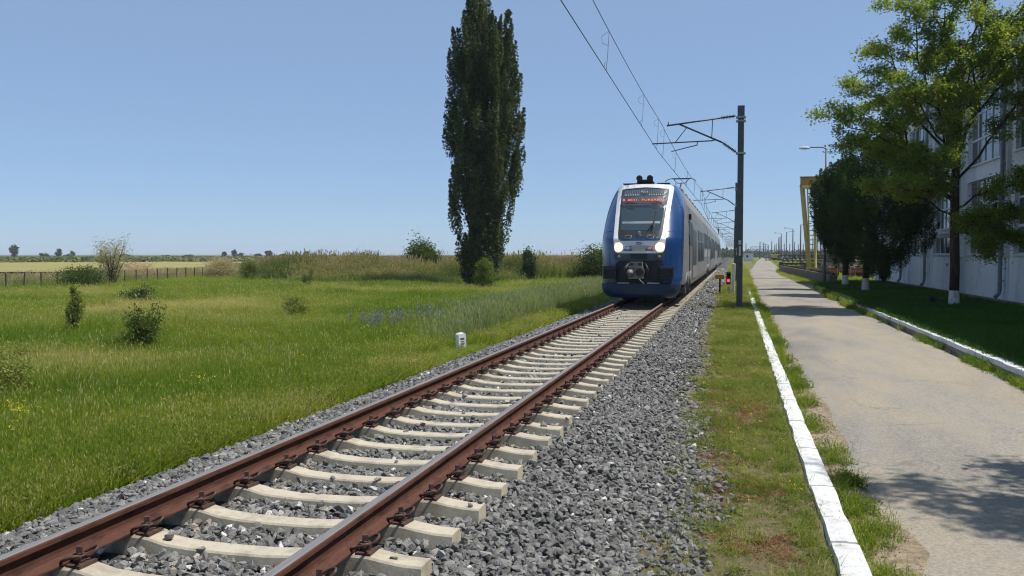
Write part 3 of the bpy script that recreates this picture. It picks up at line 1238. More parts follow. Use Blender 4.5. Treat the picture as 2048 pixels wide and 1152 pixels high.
# destination text, red dots
fc = bpy.data.curves.new("destination_text", 'FONT')
fc.body = "R 8031  FURSANU"
fc.size = .155
fc.align_x = 'CENTER'
fc.extrude = .003
fc.space_character = 1.18
fto = bpy.data.objects.new("text_source", fc)
to = bpy.data.objects.new("destination_text", bpy.data.meshes.new_from_object(fto))
bpy.data.objects.remove(fto)
to.data.materials.clear()
to.data.materials.append(emit_mat("led_red", (.85, .16, .10), .4))
COL.objects.link(to)
p = front_pt(0, 3.40, .045)
to.parent = dg
to.location = p
to.rotation_euler = (math.atan2(1, 1.05) + .0, 0, 0)
mb = MB()
patch("", None, dens(rpoly([(-.62, 3.345), (.62, 3.345), (.63, 3.585), (-.63, 3.585)], .02), 4), None, .028, .012, mb=mb)
lp = mb.build("led_panel", mat("led_board", (.05, .04, .05), (.065, .05, .06), 5, .5))
lp.parent = dg
# wiper
mb = MB()
w0, w1, w2 = front_pt(.26, 2.36, .05), front_pt(.45, 2.80, .05), front_pt(.47, 3.05, .04)
mb.tube([w0, front_pt(.40, 2.6, .06), w1], .014, 6)
mb.tube([front_pt(.37, 2.36, .05), front_pt(.44, 2.6, .06), w1], .014, 6)
mb.tube([front_pt(.36, 2.46, .035), w1, w2], .010, 5)
tp(mb.build("wiper", BLACK))
# mask details: two hatches and a camera
mb = MB()
for x in (-.36, .37):
    a = [front_pt(x + dx, z, .02) for dx, z in ((-.12, 2.12), (.08, 2.12), (.11, 2.22), (-.09, 2.22))]
    mb.tube(a + [a[0]], .009, 5)
tp(mb.build("hatch_frames", STEEL))
mb = MB()
mb.box(front_pt(0, 2.26, .03), (.09, .07, .15))
mb.cyl(front_pt(0, 2.28, .05), front_pt(0, 2.28, .10), .035, .03, 10)
tp(mb.build("camera_housing", STEEL))
# light band: emblem, marker stripes, headlights
mb = MB()
e = [front_pt(.09 * math.cos(a), 1.965 + .028 * math.sin(a), .034) for a in np.linspace(0, 2 * math.pi, 15)]
mb.tube(e[:-1] + [e[0]], .010, 5)
tp(mb.build("emblem", BLACK))
mb = MB()
patch("", None, dens(rpoly([(-.30, 1.735), (.30, 1.735), (.32, 1.90), (-.32, 1.90)], .03), 4), None, .028, .01, mb=mb)
tp(mb.build("band_panel", mat("band_grey", (.36, .38, .41), (.42, .44, .47), 3, .35)))
for nm, x0, x1, cc in (("blue_stripe", -.50, -.21, (.02, .05, .35)), ("yellow_stripe", -.20, .19, (.62, .56, .16)), ("red_stripe", .20, .48, (.42, .03, .06))):
    mb = MB()
    patch("", None, dens(rpoly([(x0, 1.725), (x1, 1.725), (x1, 1.765), (x0, 1.765)], .01), 4), None, .036, .012, mb=mb)
    if nm != "yellow_stripe":
        s = -1 if x0 < 0 else 1
        for d in (.02, .20):
            a = x0 + d
            mb.tube([front_pt(a, 1.74, .036), front_pt(a + .06, 1.87, .036)], .010, 4)
        mb.tube([front_pt(x0 + .07, 1.87, .036), front_pt(x0 + .25, 1.87, .036)], .008, 4)
    tp(mb.build(nm, mat("paint_" + nm, cc, None, 3, .4)))
LAMP = emit_mat("headlight_glow", (1.0, .84, .56), 22)
GLOW_RING = emit_mat("headlight_glow_ring", (1.0, .66, .34), .95)
for x in (-.655, .655):
    c = front_pt(x, 1.835, .03)
    mb = MB()
    mb.lathe([(.001, -.035), (.06, -.032), (.10, -.02), (.115, .0), (.115, .03)], tuple(c), 'y', 20)
    h = tp(mb.build("headlight", LAMP))
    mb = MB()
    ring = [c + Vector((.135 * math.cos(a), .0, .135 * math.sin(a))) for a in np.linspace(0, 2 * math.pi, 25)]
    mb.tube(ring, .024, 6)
    q = mb.build("glow_ring", GLOW_RING)  # added glowing ring that paints a warm halo round the lamp
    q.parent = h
# lower front: dark apron recess, marker lamps, coupler, anti-climb pads, plough
RO = rpoly([(-.78, .63), (.78, .63), (.80, 1.25), (.66, 1.41), (-.66, 1.41), (-.80, 1.25)], .10)
patch("coupler_recess", None, dens(RO), mat("recess_black", (.006, .008, .016), (.012, .015, .028), 4, .7), .012, .03, rings=5)
GB = rpoly([(-.80, 1.40), (-.66, 1.43), (.66, 1.43), (.80, 1.40), (.84, 1.63), (-.84, 1.63)], .04)
patch("lower_band", None, dens(GB), mat("band_dark_grey", (.045, .047, .055), (.06, .062, .07), 3, .4), .010, .02, rings=5)
mb = MB()
patch("", None, dens(rpoly([(-.27, 1.45), (.27, 1.45), (.28, 1.62), (-.28, 1.62)], .03), 4), None, .022, .02, mb=mb)
tp(mb.build("black_grille", BLACK))
for x in (-.65, .65):
    mb = MB()
    p = front_pt(x, 1.54, .02)
    mb.lathe([(.001, -.02), (.04, -.015), (.05, 0), (.05, .02)], tuple(p), 'y', 14)
    tp(mb.build("marker_lamp", mat("lamp_glass", (.35, .36, .37), (.45, .46, .47), 4, .15)))
cy = float(yn(1.0))
mb = MB()
mb.box((-.07, cy - .20, 1.01), (.46, .30, .40))
mb.box((-.07, cy - .12, 1.285), (.42, .34, .15))
mb.cyl((.06, cy - .36, 1.03), (.06, cy - .34, 1.03), .17, .17, 24)
for k in range(12):
    a = k * math.pi / 6
    mb.cyl((.06 + .15 * math.cos(a), cy - .385, 1.03 + .15 * math.sin(a)), (.06 + .15 * math.cos(a), cy - .36, 1.03 + .15 * math.sin(a)), .012, n=6)
mb.lathe([(.115, -.001), (.105, -.06), (.06, -.16), (.0, -.19)], (-.24, cy - .36, 1.01), 'y', 20)
mb.tube([(.0, cy - .37, .86), (.12, cy - .45, .74), (.22, cy - .40, .64)], .018, 6)
cp = tp(mb.build("coupler", mat("coupler_grey", (.13, .13, .13), (.20, .20, .195), 9, .6, metal=.3), bevel=.012))
mb = MB()
mb.cyl((.06, cy - .395, 1.03), (.06, cy - .37, 1.03), .12, .12, 24)
mb.cyl((-.24, cy - .375, 1.01), (-.24, cy - .362, 1.01), .13, .13, 24)
mb.box((-.20, cy - .30, 1.285), (.09, .04, .07))
mb.box((.06, cy - .30, 1.285), (.09, .04, .07))
q = mb.build("coupler_faces", BLACK)
q.parent = cp
mb = MB()
for xx, zz in ((.26, 1.2), (.3, 1.12), (-.42, 1.15), (-.40, 1.05)):
    mb.tube([(xx * .8, cy - .1, 1.3), (xx * 1.1, cy - .22, zz), (xx * .9, cy - .2, .82), (xx * .5, cy - .15, .78)], .022, 6)
tp(mb.build("brake_hoses", BLACK))
mb = MB()
for x in (-.5, .48):
    mb.box((x, cy - .06, .665), (.38, .10, .035))
tp(mb.build("step_plates", STEEL))
for x in (-.95, .90):
    mb = MB()
    yy = cy + .20
    mb.box((x, yy - .05, .99), (.44, .36, .38))
    for k in range(6):
        mb.box((x, yy - .24, .84 + k * .060), (.40, .05, .020))
    a = tp(mb.build("buffer_pad", BLACK, bevel=.02))
    mb = MB()
    mb.box((x, yy - .03, 1.20), (.48, .38, .03))
    q = mb.build("pad_hood", NAVY if x < 0 else BLUE)  # left hood in the darker blue: its shade is put into the colour
    q.parent = a
# plough: lower skirt, tucked under
rowsP = []
for z, w, dy in ((.16, 1.05, .22), (.22, 1.16, .08), (.34, 1.27, .0), (.50, 1.32, -.03), (.64, 1.33, -.03)):
    r = []
    for k in range(25):
        th = (k / 24 - .5) * math.pi * .93
        x = w * math.copysign(abs(math.sin(th)) ** (2 / 4.0), math.sin(th))
        y = 28.98 + dy + 1.2 * (1 - abs(math.cos(th)) ** (2 / 4.0))
        r.append((x, y, z))
    rowsP.append(r)
mb = MB()
vs = [p for r in rowsP for p in r]
fs = [(i * 25 + k, i * 25 + k + 1, (i + 1) * 25 + k + 1, (i + 1) * 25 + k) for i in range(4) for k in range(24)]
mb.add(vs, fs, 0, True)
mb.add([(p[0], p[1], .645) for p in rowsP[-1]] , [tuple(range(25))], 0)
mb.add([(p[0], p[1], .16) for p in rowsP[0]] , [tuple(reversed(range(25)))], 0)
tp(mb.build("plough_skirt", NAVY))
# roof gear over the cab
mb = MB()
mb.box((-.05, 31.75, 4.16), (.6, .4, .05))
for x in (-.24, .13):
    mb.lathe([(.0, 0), (.10, .0), (.115, .02), (.06, .14), (.035, .30)], (x, 31.35, 4.29), 'y', 16)
mb.box((-.05, 31.5, 4.215), (.55, .2, .07))
tp(mb.build("horns", BLACK, bevel=.008))
mb = MB()
mb.box((-.62, 32.0, 4.14), (.50, .4, .03))
mb.box((.56, 32.0, 4.14), (.45, .4, .03))
tp(mb.build("roof_plates", BLACK))

# car bodies
prof_r = [(1.36, .42), (1.395, .62), (1.40, 2.4), (1.392, 2.75), (1.36, 3.1), (1.30, 3.45), (1.215, 3.75), (1.12, 3.95), (1.05, 4.05), (.8, 4.092), (.4, 4.136), (0, 4.15)]
profb = prof_r + [(-x, z) for x, z in reversed(prof_r[:-1])]
CARS = ((33.2, 57.75), (58.25, 86.75), (87.25, 116.0))
ROOFG = mat("roof_grey", (.22, .225, .23), (.28, .285, .29), 1.4, .6)
for ci, (y0, y1) in enumerate(CARS):
    mb = MB()
    mm = [1 if min(profb[i][1], profb[(i + 1) % len(profb)][1]) > 3.4 else 0 for i in range(len(profb))]
    mb.prism(profb, y0, y1, 'y', mis=mm, smooth=True)
    body = tp(mb.build("car_body", [GREYP, ROOFG]))
    body.data.set_sharp_from_angle(angle=math.radians(30))

    def side(name, ya, yb, za, zb, m, d=.012):
        for s in (1, -1):
            mb = MB()
            mb.bbox(min(s * 1.385, s * (1.401 + d)), max(s * 1.385, s * (1.401 + d)), ya, yb, za, zb)
            o = mb.build(name, m)
            o.parent = body
    DOORG = mat("door_grey", (.19, .195, .20), (.22, .225, .23), 2, .4)
    PANEL = mat("side_panel_pale", (.26, .265, .27), (.30, .305, .31), 2, .45)
    if ci == 0:
        side("cab_window", 33.35, 34.6, 1.98, 2.86, SGLASS)
        side("window", 34.9, 36.1, 1.95, 2.82, SGLASS)
        d = side("door", 36.5, 40.2, .62, 2.70, DOORG, .016)
        for a in (36.75, 38.6):
            side("door_glass", a, a + 1.35, 1.15, 2.62, SGLASS, .022)
        for k in range(4):
            side("window", 42.0 + k * 2.2, 43.8 + k * 2.2, 1.27, 2.20, SGLASS)
        for k in range(2):
            side("window", 42.0 + k * 3.6, 44.6 + k * 3.6, 2.28, 2.72, SGLASS)
        for k in range(3):
            side("window", 50.4 + k * 2.4, 52.3 + k * 2.4, 1.98, 2.82, SGLASS)
        side("white_panel", 51.2, 57.0, 1.45, 1.88, PANEL, .008)
    else:
        n = 9
        L = (y1 - y0) / n
        for k in range(n):
            a = y0 + k * L + .5
            if k in (2, 6):
                side("door", a - .2, a + L - .6, .62, 2.66, DOORG, .016)
                side("door_glass", a, a + .95, 1.2, 2.6, SGLASS, .022)
                side("door_glass", a + 1.2, a + L - .8, 1.2, 2.6, SGLASS, .022)
            else:
                side("window", a, a + L - 1.0, 1.98 if k in (0, 1, 7, 8) else 1.30, 2.80, SGLASS)
                if k in (0, 1):
                    side("white_panel", a, a + L - .8, 1.45, 1.88, PANEL, .008)
    mb = MB()
    mb.bbox(-1.30, 1.30, y0 + (.4 if ci else -2.2), y1 - .2, .40, .56)
    mb.bbox(-1.12, 1.12, y0 + 5, y1 - 5, .22, .40)
    o = mb.build("underframe", UNDER)
    o.parent = body
    RU = mat("roof_unit_grey", (.22, .23, .24), (.3, .31, .32), 2, .6)
    for k in range(3):
        a = y0 + (y1 - y0) * (.18 + .3 * k)
        o = MB().bbox(-.85, .85, a, a + 3.2, 4.05, 4.24).build("roof_unit", RU, body, bevel=.03)
    for k in range(int((y1 - y0) / 3)):
        MB().bbox(1.02, 1.10, y0 + 1 + k * 3, y0 + 2.4 + k * 3, 4.0, 4.10).build("roof_rail", RU, body)
for s in (1, -1):
    mb = MB()
    mb.tube([front_pt(s * x, z, .004) for x, z in ((.90, 2.36), (1.05, 2.38), (1.2, 2.36), (1.32, 2.30), (1.385, 2.24))], .006, 4)
    mb.tube([front_pt(s * x, z, .004) for x, z in ((.90, .98), (1.0, 1.34), (1.02, 1.6), (.99, 2.36))], .005, 4)
    tp(mb.build("panel_seam", BLACK))
# cab side door handle, mirror and grab rail
for s in (1, -1):
    tp(MB().box((s * 1.45, 33.0, 2.98), (.10, .10, .22)).build("cab_mirror", BLACK, bevel=.02))
    tp(MB().tube([(s * 1.40, 32.9, .85), (s * 1.44, 32.9, .9), (s * 1.45, 32.95, 1.6), (s * 1.44, 32.9, 2.3), (s * 1.40, 32.9, 2.35)], .014, 6).build("grab_rail", BLACK))
for y in (58.0, 87.0):
    mb = MB()
    mb.prism([(x * .93, .6 + (z - .42) * .93) for x, z in profb], y - .26, y + .26)
    tp(mb.build("gangway_bellows", BLACK))
for y in (32.6, 58.0, 87.0, 112.8):
    mb = MB()
    for s in (1, -1):
        mb.box((s * 1.02, y, .50), (.14, 2.9, .20))
        for d in (-1.25, 1.25):
            mb.box((s * 1.28, y + d, .40), (.24, .36, .30))
            mb.cyl((s * 1.40, y + d * .6, .34), (s * 1.40, y + d * .6, .98), .085, n=10)
            mb.tube([(s * 1.36, y + d * 1.2, .5), (s * 1.43, y + d * .9, .95), (s * 1.38, y + d * .3, .55)], .05, 6)
        mb.cyl((s * 1.42, y - .5, .88), (s * 1.42, y + .5, .52), .06, n=8)
        mb.box((s * 1.05, y - 1.7, .25), (.08, .3, .3))
    bg_ = tp(mb.build("bogie", mat("bogie_grey", (.09, .088, .085), (.17, .165, .16), 9, .6)))
    for d in (-1.25, 1.25):
        mb = MB()
        for s in (1, -1):
            mb.lathe([(.0, -.06), (.40, -.06), (.43, -.03), (.43, .04), (.46, .07), (.0, .07)], (s * .75, y + d, .43), 'x', 24)
        mb.cyl((-.75, y + d, .43), (.75, y + d, .43), .08, n=10)
        q = mb.build("wheelset", WHEEL)
        q.parent = bg_
# pantograph
mb = MB()
py = 46.5
mb.tube([(-.47, py, 5.38), (-.30, py, 5.50), (-.1, py, 5.535), (.8, py, 5.535), (.98, py, 5.50), (1.10, py, 5.38)], .022, 6)
mb.tube([(-.1, py + .35, 5.535), (.8, py + .35, 5.535)], .022, 6)
mb.tube([(-.02, py, 5.50), (-.02, py + .35, 5.50)], .018, 6)
mb.tube([(.72, py, 5.50), (.72, py + .35, 5.50)], .018, 6)
mb.tube([(.0, py + .1, 5.46), (.14, py + .1, 5.30), (.54, py + .1, 5.30), (.70, py + .1, 5.46)], .020, 6)
mb.tube([(.35, py + .1, 5.30), (.35, py - 1.7, 4.75)], .035, 6)
mb.tube([(.35, py - 1.7, 4.75), (.35, py + .2, 4.36)], .05, 6)
mb.tube([(.05, py + .1, 5.30), (.25, py - 1.5, 4.78)], .016, 6)
mb.box((.30, py - .2, 4.30), (.8, 1.6, .06))
for sx, sy in ((-.0, -.8), (.6, -.8), (0, .4), (.6, .4)):
    mb.cyl((sx, py + sy, 4.12), (sx, py + sy, 4.30), .05, n=8)
tp(mb.build("pantograph", BLACK))

# ------------------------------------------------------------------ overhead line
MAST = mat("mast_grey_paint", (.060, .066, .074), (.085, .092, .10), 6, .5, spec=.4, c3=(.05, .054, .06), bump=.1, bscale=30)
INS = mat("insulator_brown", (.02, .014, .012), (.03, .02, .018), 5, .3)
WIRE = mat("wire_copper_dark", (.028, .024, .022), (.04, .034, .03), 5, .6, metal=.3)
mast = empty("catenary_mast", (3.24, 34.7, 0))
mb = MB()
for dx in (-.085, .085):       # two facing channels
    mb.box((dx, 0, 3.25), (.055, .21, 7.96))
    for dy in (-.096, .096):
        mb.box((dx * .70, dy, 3.25), (.05, .012, 7.955))
mb.box((0, 0, 7.02), (.26, .25, .42))
for k in range(8):
    mb.box((0, -.1, -.3 + k * .85), (.12, .01, .10))
mb.box((0, -.004, 3.24), (.118, .17, 7.95))
post = mb.build("post", MAST, mast)
post.location = (0, 0, 0)
mb = MB()
for z in (6.66, 6.80, 5.44):
    mb.box((0, 0, z), (.36, .28, .07))
mb.build("clamps", STEEL, mast, bevel=.01)
mb = MB()
mb.box((0, -.118, 2.06), (.10, .02, .16))
mb.box((0, -.118, 1.74), (.07, .02, .36))
mb.build("number_plate", mat("plate_white", (.55, .53, .52), (.65, .62, .6), 8, .6), mast)


def insul(a, b, parent):
    a, b = Vector(a), Vector(b)
    d = (b - a)
    mb = MB()
    n = 9
    mb.tube([a, b], .025, 8)
    for k in range(n):
        p = a + d * (.12 + .76 * k / (n - 1))
        q = d.normalized() * .018
        mb.tube([p - q, p, p + q], [.03, .085, .03], 10)
    return mb.build("insulator", INS, parent)


insul((-.20, 0, 6.86), (-.78, 0, 6.80), mast)
insul((-.16, 0, 5.48), (-.70, 0, 5.88), mast)
mb = MB()
A, Bp = Vector((-.78, 0, 6.80)), Vector((-2.78, 0, 6.58))
mb.tube([A, Bp], .032, 8)
C0, C1 = Vector((-.70, 0, 5.88)), Vector((-2.30, 0, 6.62))
mb.tube([C0, C1], .032, 8)
mb.tube([(-1.05, 0, 6.77), (-1.08, 0, 6.06)], .018, 6)
mb.tube([(-.95, 0, 5.98), (-1.1, 0, 5.95), (-3.34, 0, 5.90)], .024, 8)
mb.tube([(-2.45, 0, 5.93), (-2.02, 0, 6.49)], .018, 6)
mb.tube([(-1.62, 0, 5.93), (-1.62, 0, 5.80)], .02, 6)
mb.tube([(-1.62, 0, 5.80), (-2.0, 0, 5.72), (-2.60, 0, 5.58)], .020, 6)
mb.tube([(-2.72, 0, 6.60), (-2.72, 0, 6.74)], .02, 6)
mb.build("cantilever", mat("bracket_steel", (.05, .054, .06), (.08, .085, .09), 8, .5, metal=.3), mast)
tag(mast, "dark steel overhead line mast nearest to the viewer, beside the white kerb", "mast", "overhead line masts along the track")
MASTY = [34.7]
for k in range(1, 14):
    y = 34.7 + 36.6 * k
    MASTY.append(y)
    c = copy_tree(mast)
    c.location = (3.24 if k < 6 else 3.3, y, -.02 * k)
    c['label'] = ("dark overhead line mast just behind the nearest one, by the small red signal" if k == 1 else
                  "overhead line mast further along the row of masts, with a bracket over the track")


def wire_at(pts, r, name, par):
    mb = MB()
    mb.tube(pts, r, 5)
    return mb.build(name, WIRE, par)


ov = empty("overhead_wire", (0.5, 34.7, 5.5))
tag(ov, "overhead contact wire and carrier wire hung over the track", "overhead wire")
YM = [-38.5, -1.9] + MASTY


def stag(i):
    return .16 if i % 2 == 0 else .52


def mess_z(y):
    for i in range(len(YM) - 1):
        if YM[i] <= y <= YM[i + 1]:
            u = (y - YM[i]) / (YM[i + 1] - YM[i])
            return 6.74 - 4 * .36 * u * (1 - u)
    return 6.74


def wx(y):
    for i in range(len(YM) - 1):
        if YM[i] <= y <= YM[i + 1]:
            u = (y - YM[i]) / (YM[i + 1] - YM[i])
            return stag(i) * (1 - u) + stag(i + 1) * u
    return .4


ys = np.arange(-38, MASTY[-1], 1.2)
for nm, zf, r, f in (("contact_wire", lambda y: 5.55, .0085, 1), ("carrier_wire", mess_z, .0075, .9)):
    q = [(wx(y) + (.06 if nm == "carrier_wire" else 0), y, zf(y)) for y in ys]
    rr_ = [r * max(1, math.hypot(y, 5) / 22) ** .55 for y in ys]
    mb = MB()
    mb.tube(q, rr_, 5)
    w = mb.build(nm, WIRE, ov)
    w.matrix_parent_inverse = ov.matrix_world.inverted()
    w.location = (-.5, -34.7, -5.5)
dy = [19.0, 27.4, 33.6, 36.4, 43, 52, 60, 68.8]
y = 72.5
while y < 220:
    dy.append(y)
    y += 8.4
for y in dy:
    mb = MB()
    x = wx(y)
    mb.tube([(x, y, 5.55), (x + .03, y, 5.9), (x + .06, y, mess_z(y))], .0045 * max(1, y / 25), 4)
    if y < 60:
        zt = mess_z(y)
        mb.tube([(x + .05, y, zt), (x - .10, y, zt - .10), (x - .09, y, zt - .24), (x + .04, y, zt - .30)], .004, 4)
        mb.tube([(x, y, 5.56), (x - .05, y, 5.62), (x - .03, y, 5.72), (x + .01, y, 5.74)], .004, 4)
    d = mb.build("dropper", WIRE, ov)
    d.location = (-.5, -34.7, -5.5)

# ------------------------------------------------------------------ factory hall
PLAST = mat("hall_plaster_grey", (.70, .71, .72), (.77, .78, .79), .5, .9, bump=.2, bscale=25, spec=.2, c3=(.56, .565, .57), stretch=(1, 1, .4), fine=14)
PBLUE = mat("hall_plinth_blue_wash", (.76, .82, .86), (.82, .87, .90), .7, .9, bump=.25, bscale=25, spec=.2, c3=(.62, .68, .72), stretch=(1, 1, .35), fine=9)
PIPE = mat("drainpipe_zinc", (.16, .19, .22), (.22, .25, .28), 3, .55, metal=.2)
WFR = mat("window_frame_white", (.52, .54, .56), (.60, .62, .63), 4, .6)
SLABM = mat("roof_edge_dark", (.05, .05, .052), (.08, .08, .08), 3, .8)
HGL = [glass_mat("hall_glass_dark", (.025, .03, .034)), glass_mat("hall_glass_grey", (.07, .085, .095), .12), glass_mat("hall_glass_milky", (.22, .25, .27), .3)]
HX, HY0, HY1, HZ = 14.15, -6.0, 75.8, 10.75
hall = empty("factory_hall", (HX, 40, -.4))
tag(hall, "long grey factory hall with tall gridded windows and a pale blue plinth", "hall")
HOFF = Vector((-HX, -40, .4))


def hp(mb, name, m, bevel=0, parent=None):
    o = mb.build(name, m, parent or hall, bevel=bevel)
    if parent is None:
        o.location = HOFF
    return o


BAYS = [40.9 + 7.55 * k for k in range(-6, 5)] + [HY1 - .2]
TIER_A = [(1.62, 5.10), (5.85, 9.55)]
TIER_B = [(1.62, 2.55), (3.0, 5.15), (5.85, 9.55)]
# the wall is built of strips so that every window is a real opening
mbp, mbw = MB(), MB()
D = .45
mbw_open = []
prev = HY0
for i in range(len(BAYS) - 1):
    b0, b1 = BAYS[i], BAYS[i + 1]
    if b1 - b0 < 2:
        continue
    tiers = TIER_A if i in (5, 6) else TIER_B
    w0, w1 = b0 + .95, b1 - .85
    mbw_open.append((w0, w1, tiers))
    mbw.bbox(HX, HX + D, prev, w0, 1.45, HZ)
    zz = 1.45
    for (za, zb) in tiers:
        mbw.bbox(HX + .002, HX + D - .002, w0, w1, zz, za)
        zz = zb
    mbw.bbox(HX + .002, HX + D - .002, w0, w1, zz, HZ - .002)
    prev = w1
mbw.bbox(HX, HX + D, prev, HY1, 1.45, HZ)
hp(mbw, "wall", PLAST)
mbp.bbox(HX - .03, HX + D, HY0, HY1, -.6, 1.45)
hp(mbp, "plinth", PBLUE)
mb = MB()
mb.bbox(HX + D + .003, 45, HY0, HY0 + .4, -.6, HZ)
mb.bbox(HX + D + .003, 45, HY1 - .4, HY1 - .003, -.6, HZ)
mb.bbox(44.6, 45, HY0 + .4, HY1 - .4, -.6, HZ)
hp(mb, "end_wall", PLAST)
mb = MB()
mb.bbox(HX - .32, 45.3, HY0 - .3, HY1 + .3, HZ + .003, HZ + .16)
n = 0
y = HY0
hp(mb, "roof", SLABM)
for i, b0 in enumerate(BAYS):
    hp(MB().bbox(HX - .16, HX + .05, b0 - .32, b0 + .32, 1.47, HZ - .02), "pilaster", PLAST)
    mb = MB()
    mb.tube([(HX - .27, b0 - .05, HZ - .05), (HX - .27, b0 - .05, .15), (HX - .30, b0 - .05, -.05), (HX - .46, b0 - .05, -.22)], .085, 10)
    for z in (.5, 2.8, 5.4, 8.2):
        mb.box((HX - .22, b0 - .05, z), (.14, .22, .05))
    hp(mb, "drainpipe", PIPE)
    hp(MB().bbox(HX - .08, HX - .032, b0 - .38, b0 + .38, -.5, 1.46), "pilaster_base", PBLUE)
hr = random.Random(5)
for w0, w1, tiers in mbw_open:
    for ti, (za, zb) in enumerate(tiers):
        mb = MB()
        t_ = .05
        nc = 5
        nrw = 1 if zb - za < 1.2 else (2 if zb - za < 2.6 else 3)
        for k in range(nc + 1):
            yy = w0 + (w1 - w0) * k / nc
            ww = .05 if 0 < k < nc else .07
            mb.bbox(HX + .16, HX + .24, max(yy - ww, w0), min(yy + ww, w1), za, zb)
        for k in range(nrw + 1):
            zz = za + (zb - za) * k / nrw
            mb.bbox(HX + .162, HX + .238, w0 + .002, w1 - .002, max(zz - .05, za + .001), min(zz + .05, zb - .001))
        wf = hp(mb, "window", WFR)
        o = hp(MB().bbox(HX - .09, HX + .16, w0 - .1, w1 + .1, za - .07, za - .002), "sill", PLAST)
        for k in range(nc):
            ya, yb = w0 + (w1 - w0) * k / nc + .05, w0 + (w1 - w0) * (k + 1) / nc - .05
            for j in range(nrw):
                a, c = za + (zb - za) * j / nrw + .05, za + (zb - za) * (j + 1) / nrw - .05
                mb = MB()
                ax = hr.uniform(-.004, .004)
                mb.box((HX + .20, (ya + yb) / 2, (a + c) / 2), (.012, yb - ya, c - a), rz=ax * 3, ry=ax)
                g = mb.build("pane", HGL[0 if hr.random() < .6 else (1 if hr.random() < .75 else 2)], wf)
hp(MB().bbox(HX - .14, HX + .02, 48.8, HY1 - .6, 2.70, 2.82), "ledge", PLAST)
hp(MB().bbox(HX - .05, HX + .3, HY0, HY1, 10.2, 10.28), "cornice", PLAST)
mb = MB()
mb.bbox(-.05, .0, -.06, .06, -.08, .08)
o = mb.build("meter_box", PIPE, hall)
o.location = (-.06, 11.2, 1.45)

# ------------------------------------------------------------------ trees
BARK = mat("tree_bark", (.045, .035, .027), (.085, .068, .052), 7, .95, bump=1, bscale=22, bdist=.03, spec=.1, stretch=(1, 1, .25))
LIME = mat("lime_wash_trunk", (.46, .44, .44), (.58, .56, .55), 9, .95, bump=.9, bscale=22, bdist=.02, spec=.1, stretch=(1, 1, .35), c3=(.27, .245, .23))
L_LOC = leaf_mat("locust_leaf", [(0, (.085, .140, .026)), (.5, (.175, .24, .046)), (1, (.31, .345, .08))], .55, tscale=1.6)
L_POP = leaf_mat("poplar_leaf", [(0, (.042, .066, .022)), (.5, (.074, .104, .036)), (1, (.145, .17, .066))], .3, .5)
L_JUN = leaf_mat("juniper_leaf", [(0, (.020, .046, .010)), (.5, (.036, .074, .015)), (1, (.065, .115, .024))], .25, .6)
L_BUSH = leaf_mat("bush_leaf", [(0, (.045, .078, .017)), (.5, (.095, .138, .032)), (1, (.18, .21, .06))], .4)
L_LIGHT = leaf_mat("light_bush_leaf", [(0, (.095, .140, .026)), (.5, (.185, .235, .048)), (1, (.31, .33, .10))], .45)
L_TAM = leaf_mat("tamarisk_leaf", [(0, (.19, .26, .10)), (.5, (.38, .34, .21)), (1, (.60, .45, .35))], .45)


def curve_pts(a, b, lift, n=6, wob=.05, r=random):
    a, b = Vector(a), Vector(b)
    out = []
    L = (b - a).length
    for k in range(n + 1):
        u = k / n
        p = a.lerp(b, u) + Vector((0, 0, lift * math.sin(math.pi * u)))
        if 0 < k < n:
            p += Vector((r.gauss(0, wob * L), r.gauss(0, wob * L), r.gauss(0, wob * .6 * L)))
        out.append(p)
    return out


